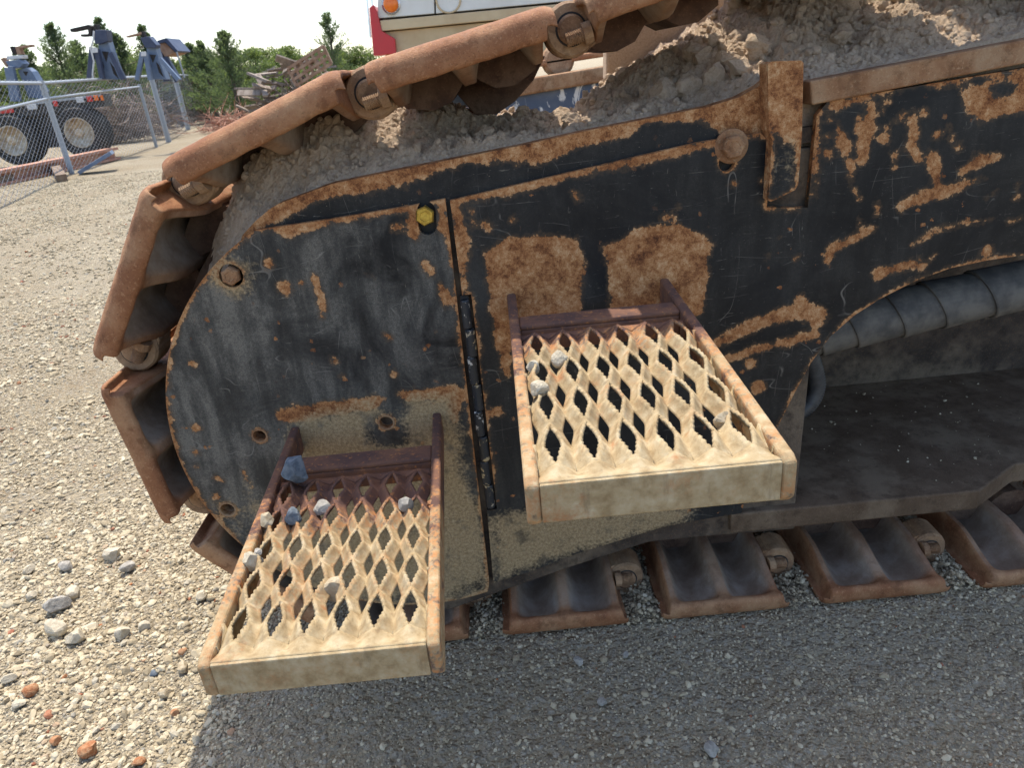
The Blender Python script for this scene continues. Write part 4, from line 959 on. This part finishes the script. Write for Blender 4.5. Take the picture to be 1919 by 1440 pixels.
for px, py, w, m in [(10, 207, 30, M_REFL), (-60, 216, 30, M_REFL), (60, 200, 18, M_TAG), (104, 194, 8, M_REFL), (168, 185, 10, M_REFL), (180, 183, 8, M_AMBER), (191, 183, 5, M_AMBER), (150, 187, 14, M_TAG)]:
    p = aty(px, py, YR - .07); s_ = w / FPX * 15.7 / 2; MB().box(p, (s_, .012, .055)).build('marker_light', m, trl, bevel=.008)
for px, py in ((22, 262), (148, 247)): p = aty(px, py, YR - .2); wheel(trl, (p.x, YR - .2, p.z - .02), .52, .32, .5)

def Z5(pts): return [(a / 4.236, 20 + b / 4.236) for a, b in pts]
def spoly(par, name, pts, m, y=YR + .3, th=.25, bevel=.01): return MB().prism(xz(Z5(pts), y), y, y + th).build(name, m, par, bevel=bevel)
def sbar(par, name, pts, w, m, y=YR + .3): a, b = [aty(*q, y) for q in Z5(pts)]; return MB().beam(a, b, w, w).build(name, m, par, bevel=.008)
sB = thing('steel_stand', 'tall dark navy steel stand with hooked top arm on the trailer', 'stand', (-7.9, YR + .4, 1.35), 'steel stands on the trailer')
spoly(sB, 'centre_plate', [(775, 250), (850, 228), (905, 400), (965, 545), (840, 545), (800, 400)], M_BLUEG, YR + .45)
spoly(sB, 'window', [(806, 320), (862, 326), (842, 410)], M_DARK, YR + .44, .02); spoly(sB, 'window', [(812, 400), (826, 440), (818, 545), (800, 430)], M_DARK, YR + .44, .02); spoly(sB, 'window', [(868, 400), (905, 450), (945, 545), (900, 500)], M_DARK, YR + .44, .02)
for q in ([(735, 290), (712, 545)], [(765, 300), (815, 545)], [(880, 330), (985, 545)]): sbar(sB, 'leg', q, .10, M_NAVY, YR + .3)
spoly(sB, 'head', [(735, 170), (760, 150), (845, 150), (855, 240), (800, 262), (752, 262)], M_NAVY, YR + .35)
spoly(sB, 'hook_arm', [(553, 142), (700, 108), (724, 122), (724, 200), (640, 205), (638, 185), (700, 182), (694, 140), (560, 168)], M_DARK, YR + .4, .2)
spoly(sB, 'pin_block', [(738, 108), (765, 105), (772, 150), (742, 155)], M_DARK, YR + .4, .15); spoly(sB, 'tag_plate', [(728, 294), (774, 292), (776, 330), (730, 334)], M_TAG, YR + .18, .01, .002)
MB().tube([aty(*q, YR + .2) for q in Z5([(745, 160), (740, 230), (720, 300), (745, 400), (735, 500), (740, 545)])], .018, 6).build('rope', M_TAG, sB)
sC = thing('steel_stand', 'blue grey steel stand with pale tag beside the fence corner', 'stand', (-6.7, YR + .4, 1.35), 'steel stands on the trailer')
spoly(sC, 'centre_plate', [(1160, 282), (1235, 292), (1265, 400), (1320, 545), (1200, 545), (1175, 420)], M_BLUEG, YR + .45); spoly(sC, 'window', [(1185, 345), (1238, 350), (1212, 415)], M_DARK, YR + .44, .02); spoly(sC, 'window', [(1182, 400), (1200, 440), (1196, 520), (1180, 440)], M_DARK, YR + .44, .02); spoly(sC, 'window', [(1235, 400), (1262, 430), (1300, 530), (1260, 490)], M_DARK, YR + .44, .02)
for q in ([(1135, 330), (1090, 550)], [(1155, 330), (1195, 550)], [(1270, 380), (1420, 550)]): sbar(sC, 'leg', q, .09, M_BLUEG, YR + .3)
spoly(sC, 'head', [(1112, 215), (1180, 200), (1240, 270), (1235, 295), (1150, 292)], M_NAVY, YR + .35); spoly(sC, 'hook_arm', [(998, 200), (1110, 170), (1125, 172), (1125, 185), (1000, 212)], M_GRATE, YR + .4, .15)
spoly(sC, 'pin_block', [(1120, 165), (1140, 160), (1150, 205), (1125, 210)], M_DARK, YR + .4, .12); spoly(sC, 'tag_plate', [(1118, 325), (1158, 322), (1160, 358), (1120, 360)], M_TAG, YR + .18, .01, .002)
sD = thing('tilted_hood', 'tilted navy and brown steel hood on legs right of the stands', 'hood', (-6.1, YR + 1.4, 1.4))
spoly(sD, 'hood_top', [(1248, 235), (1320, 213), (1412, 318), (1395, 330), (1310, 250), (1255, 262)], M_NAVY, YR + 1.1, .8); spoly(sD, 'hood_side', [(1256, 262), (1310, 250), (1392, 332), (1308, 365), (1280, 330)], M_GRATE, YR + 1.15, .7)
for q in ([(1270, 330), (1330, 560)], [(1310, 370), (1420, 560)]): sbar(sD, 'leg', q, .14, M_NAVY, YR + 1.2)
MB().tube([aty(*q, YR + 1.1) for q in Z5([(1402, 325), (1465, 530)])], .02, 6).build('prop_rod', M_GALV, sD)
sA = thing('steel_stand', 'blue steel stand with double top saddle at the left picture edge', 'stand', (-9.9, YR + .4, 1.3), 'steel stands on the trailer')
spoly(sA, 'centre_plate', [(140, 470), (205, 450), (250, 480), (345, 640), (345, 700), (225, 690)], M_BLUEG, YR + .45); spoly(sA, 'window', [(178, 480), (222, 482), (205, 520)], M_DARK, YR + .44, .02)
for q in ([(90, 440), (150, 720)], [(60, 450), (110, 720)]): sbar(sA, 'leg', q, .10, M_BLUEG, YR + .3)
spoly(sA, 'head', [(40, 400), (150, 385), (185, 420), (160, 450), (80, 460)], M_BLUEG, YR + .35); spoly(sA, 'saddle', [(50, 358), (180, 350), (182, 378), (52, 388)], M_TAG, YR + .4, .2)
spoly(sA, 'hook_arm', [(118, 285), (245, 266), (248, 284), (150, 298), (170, 345), (135, 345)], M_GRATE, YR + .4, .15); spoly(sA, 'hook_arm', [(75, 285), (95, 280), (125, 345), (100, 350)], M_DARK, YR + .4, .15); spoly(sA, 'bracket', [(0, 380), (30, 370), (60, 430), (45, 445)], M_GRATE, YR + .4, .15)

# steel beam and timbers lying by the fence
a, b = atz(-120, 345, .22), atz(210, 279, .22)
MB().beam(a, b, .28, .05).add(*(lambda m: (m.v, m.f))(MB().beam(a - Vector((0, 0, .10)), b - Vector((0, 0, .10)), .05, .16))).add(*(lambda m: (m.v, m.f))(MB().beam(a - Vector((0, 0, .20)), b - Vector((0, 0, .20)), .28, .04))).build('steel_beam', M_BEAM)
tag(bpy.data.objects['steel_beam'], 'red oxide steel beam lying on the ground behind the fence', 'beam')
for (p0, p1), lab in zip([((96, 300), (116, 334)), ((60, 318), (-40, 352))], ['short dark timber leaning by the second fence post', 'brown timber lying under the red steel beam']):
    o = MB().beam(atz(*p0, .12), atz(*p1, .05), .16, .12).build('timber', M_BROWNB, bevel=.01); tag(o, lab, 'timber')
o = MB().beam(atz(150, 322, .03), atz(210, 285, .3), .5, .06).build('steel_plate', M_BLUEG); tag(o, 'blue grey steel plate on the ground by the beam end', 'plate')

# ------------------------------------------------------------------ brush, boards, grate
def twigs(name, c, R, n, rng, m, label, lmin=.3, lmax=1.1, rad=.012):
    V = []; F = []
    for k in range(n):
        u = rng.normal(size=3) * .5; u[2] = abs(u[2]); p = Vector(c) + Vector((u[0] * R[0], u[1] * R[1], u[2] * R[2])); d_ = Vector(rng.normal(size=3)); d_.z *= .55; d_.normalize(); L = rng.uniform(lmin, lmax); r = rad * rng.uniform(.4, 1.4)
        mid = p + d_ * L * .5 + Vector(rng.normal(size=3)) * L * .07; n1 = d_.orthogonal().normalized() * r; n2 = d_.cross(n1).normalized() * r; b = len(V)
        for q, s_ in ((p, 1), (mid, .8), (p + d_ * L, .4)): V.extend([q + n1 * s_, q - (n1 * .5 - n2 * .87) * s_, q - (n1 * .5 + n2 * .87) * s_])
        for i in (0, 3):
            for j in range(3): F.append((b + i + j, b + i + (j + 1) % 3, b + i + 3 + (j + 1) % 3, b + i + 3 + j))
    V = [(v.x, v.y, max(v.z, .01)) for v in V]
    o = mesh_obj(name, V, F, m); return tag(o, label, 'brush', kind='stuff')
rng = np.random.default_rng(21)
twigs('brush_heap', (aty(235, 250, 23.5).x, 23.5, .1), (1.3, .8, 1.2), 1500, rng, M_TWIG, 'tangled grey brown brush heap behind the fence corner')
twigs('brush_heap', (aty(345, 220, 33).x, 33, .1), (1.4, .9, 1.4), 1000, rng, M_TWIG, 'grey brush heap seen between the taller fence posts')
twigs('brush_heap', (-8.0, 24.4, .05), (1.0, .6, .35), 400, rng, M_BEAM, 'low red brown branches left of the board pile')
bd = None
for k in range(46):
    t = rng.random(); px = 455 + 170 * t; top = 165 - 65 * min(1, t * 1.8) + (15 if t > .8 else 0); py = top + (205 - top) * rng.random() ** .8
    p = aty(px, py, 22 + rng.uniform(-.4, .8)); L = rng.uniform(.3, .9)
    if bd is None:
        bd = MB().box((0, 0, 0), (.5, .07, .02)).build('scrap_board', M_WOOD, bevel=.004)
        o = bd
    else: o = bd.copy(); COL.objects.link(o)
    o.location = p; o.scale = (L, rng.uniform(.8, 1.6), rng.uniform(.8, 1.8)); o.rotation_euler = (rng.normal(0, .5), rng.normal(0, .35), rng.normal(0, .6)); tag(o, 'weathered board in the scrap wood pile beyond the track', 'board', 'boards in the scrap wood pile')
twigs('wood_debris', (-5.3, 22.6, .1), (1.0, .6, .95), 900, rng, M_WOOD, 'splintered wood debris filling the scrap pile', .25, .8, .03)
gr = thing('steel_grate', 'rusty perforated steel grate standing on the scrap wood pile', 'grate', tuple(aty(580, 150, 21.5)))
gq = [aty(*q, 21.5) for q in [(540, 128), (606, 86), (621, 118), (556, 160)]]
def gp(u, v): return gq[0].lerp(gq[1], u).lerp(gq[3].lerp(gq[2], u), v)
for v in (0, .33, .66, 1): MB().beam(gp(0, v), gp(1, v), .07, .13, (0, 1, 0)).build('grate_bar', M_GRATE, gr)
for u in (0, .17, .34, .5, .67, .84, 1): MB().beam(gp(u, 0), gp(u, 1), .07, .11, (0, 1, 0)).build('grate_bar', M_GRATE, gr)

# ------------------------------------------------------------------ trees
def leaves(name, C, D, size, tone, m, parent, rng, elong=2.0):
    n = len(C); a = rng.normal(size=(n, 3)); a /= np.linalg.norm(a, axis=1)[:, None]; D = D / np.linalg.norm(D, axis=1)[:, None]
    S_ = np.cross(D, a); S_ /= np.linalg.norm(S_, axis=1)[:, None] + 1e-9; s = size[:, None]
    V = np.stack([C - S_ * s * .5, C + D * s * elong * .5 - S_ * s * .2, C + D * s * elong, C + D * s * elong * .4 + S_ * s * .5], 1).reshape(-1, 3); T = np.arange(n * 4).reshape(-1, 4)
    o = fast_mesh(name, V, T, m, np.repeat(tone, 4)); put(o, parent); return o
def cedar(px, py_top, Y, wid, label, n=3600, seed=1, group='cedars behind the yard'):
    rng = np.random.default_rng(seed); tp = aty(px, py_top, Y); Hh = tp.z; base = (tp.x, Y, 0)
    t = thing('cedar_tree', label, 'tree', base, group)
    MB().tube([(tp.x, Y, -.05), (tp.x + rng.normal(0, .04), Y, Hh * .5), (tp.x, Y, Hh * .97)], [.11, .06, .012], 7).build('trunk', M_BARK, t)
    nb = 95; Cs = []; Ds = []; tb = MB()
    for b in range(nb):
        h = Hh * (.10 + .88 * (b + rng.random()) / nb); f = 1 - h / Hh; L = wid * (f ** .85) * rng.uniform(.5, 1.2) + .05; az = rng.uniform(0, 2 * math.pi); up = .35 + .9 * (1 - f) + rng.normal(0, .12)
        d_ = np.array([math.cos(az), math.sin(az), up]); d_ /= np.linalg.norm(d_); k = int(n / nb); q = rng.random(k) ** .7
        P = np.array([tp.x, Y, h]) + d_[None] * (q * L)[:, None] + rng.normal(0, .045 + .10 * L * .3, (k, 3)) * (1.1 - .5 * q)[:, None]
        Cs.append(P); Ds.append(d_[None] + rng.normal(0, .45, (k, 3)) + [0, 0, .4])
        if b % 3 == 0: tb.tube([(tp.x, Y, h), tuple(np.array([tp.x, Y, h]) + d_ * L * .8)], [.018, .006], 4)
    tb.build('limbs', M_BARK, t); C = np.concatenate(Cs); C[:, 2] = np.maximum(C[:, 2], .05)
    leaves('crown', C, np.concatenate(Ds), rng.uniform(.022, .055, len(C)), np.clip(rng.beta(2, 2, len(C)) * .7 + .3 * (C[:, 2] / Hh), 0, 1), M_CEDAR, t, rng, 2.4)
for i, (px, py, Y, w, lab) in enumerate([(40, 88, 31, 1.5, 'ragged cedar behind the leftmost blue stand'), (92, 46, 30, 1.7, 'wide open cedar between the two left stands'), (183, 34, 33, 1.2, 'cedar spire rising behind the hooked navy stand'), (214, 64, 30, 1.3, 'dense cedar just right of the hooked navy stand'),
    (264, 48, 32, 1.1, 'cedar spire behind the tagged blue stand'), (140, 80, 34, 1.5, 'cedar filling the gap left of the hooked navy stand'), (355, 84, 33, 1.2, 'slim cedar right of the tilted hood'), (374, 80, 31, 1.1, 'twin slim cedar left of the large one'), (417, 62, 28, 1.35, 'large dark cedar standing alone in front of the wood'),
    (612, 26, 30, 1.35, 'sparse tall cedar behind the steel grate'), (310, 110, 33, 1.3, 'low cedar behind the tilted hood')]):
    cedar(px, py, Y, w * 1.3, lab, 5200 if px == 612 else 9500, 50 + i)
def broad(px, py_top, Y, wid, label, n, seed):
    rng = np.random.default_rng(seed); tp = aty(px, py_top, Y); Hh = tp.z; t = thing('broadleaf_tree', label, 'tree', (tp.x, Y, 0), 'broadleaf trees along the wood edge')
    tr = MB().tube([(tp.x, Y, -.05), (tp.x + .05, Y, Hh * .4), (tp.x, Y, Hh * .75)], [.14, .09, .03], 7)
    Cs = []; k = 44
    for b in range(k):
        a = rng.uniform(0, 2 * math.pi); hh = Hh * rng.uniform(.15, .97) ; rr = wid * rng.random() ** .5 * (1 - .55 * (hh / Hh) ** 2); c = np.array([tp.x + rr * math.cos(a), Y + rr * math.sin(a), hh])
        tr.tube([(tp.x, Y, hh * .55), tuple(c)], [.03, .008], 4); P = rng.normal(size=(n // k, 3)); P /= np.linalg.norm(P, axis=1)[:, None]; P *= (rng.random(n // k) ** .4)[:, None] * np.array([.62, .62, .42]) * rng.uniform(.6, 1.15); Cs.append(c + P)
    tr.build('trunk', M_BARK, t); C = np.concatenate(Cs); C[:, 2] = np.clip(C[:, 2], .05, Hh * 1.03); leaves('crown', C, rng.normal(size=C.shape) + [0, 0, -.3], rng.uniform(.07, .15, len(C)), np.clip(rng.beta(2, 2, len(C)), 0, 1), M_LEAF, t, rng, 1.4)
for i, (px, py, Y, w, lab) in enumerate([(5, 130, 36, 1.7, 'bright green bush at the left picture edge'), (150, 110, 42, 2.2, 'broadleaf tree behind the left cedars'), (235, 95, 42, 2.2, 'broadleaf tree behind the two middle stands'), (335, 112, 40, 2.0, 'broadleaf tree behind the slim cedars'), (395, 108, 44, 2.0, 'pale broadleaf tree left of the large cedar'),
    (462, 92, 40, 2.2, 'bright green tree just right of the large cedar'), (520, 94, 46, 2.4, 'bright green tree above the scrap wood pile'), (570, 98, 50, 2.4, 'far green tree left of the steel grate'), (650, 92, 48, 2.0, 'far green tree peeking over the track right of the grate'), (70, 130, 44, 2.2, 'broadleaf tree behind the ragged cedar'), (430, 130, 46, 2.4, 'shaded broadleaf tree behind the large cedar'), (610, 100, 52, 2.4, 'far pale tree behind the sparse cedar'), (290, 118, 46, 2.2, 'broadleaf tree behind the fence corner')]):
    broad(px, py, Y, w * 1.25, lab, 9000, 90 + i)
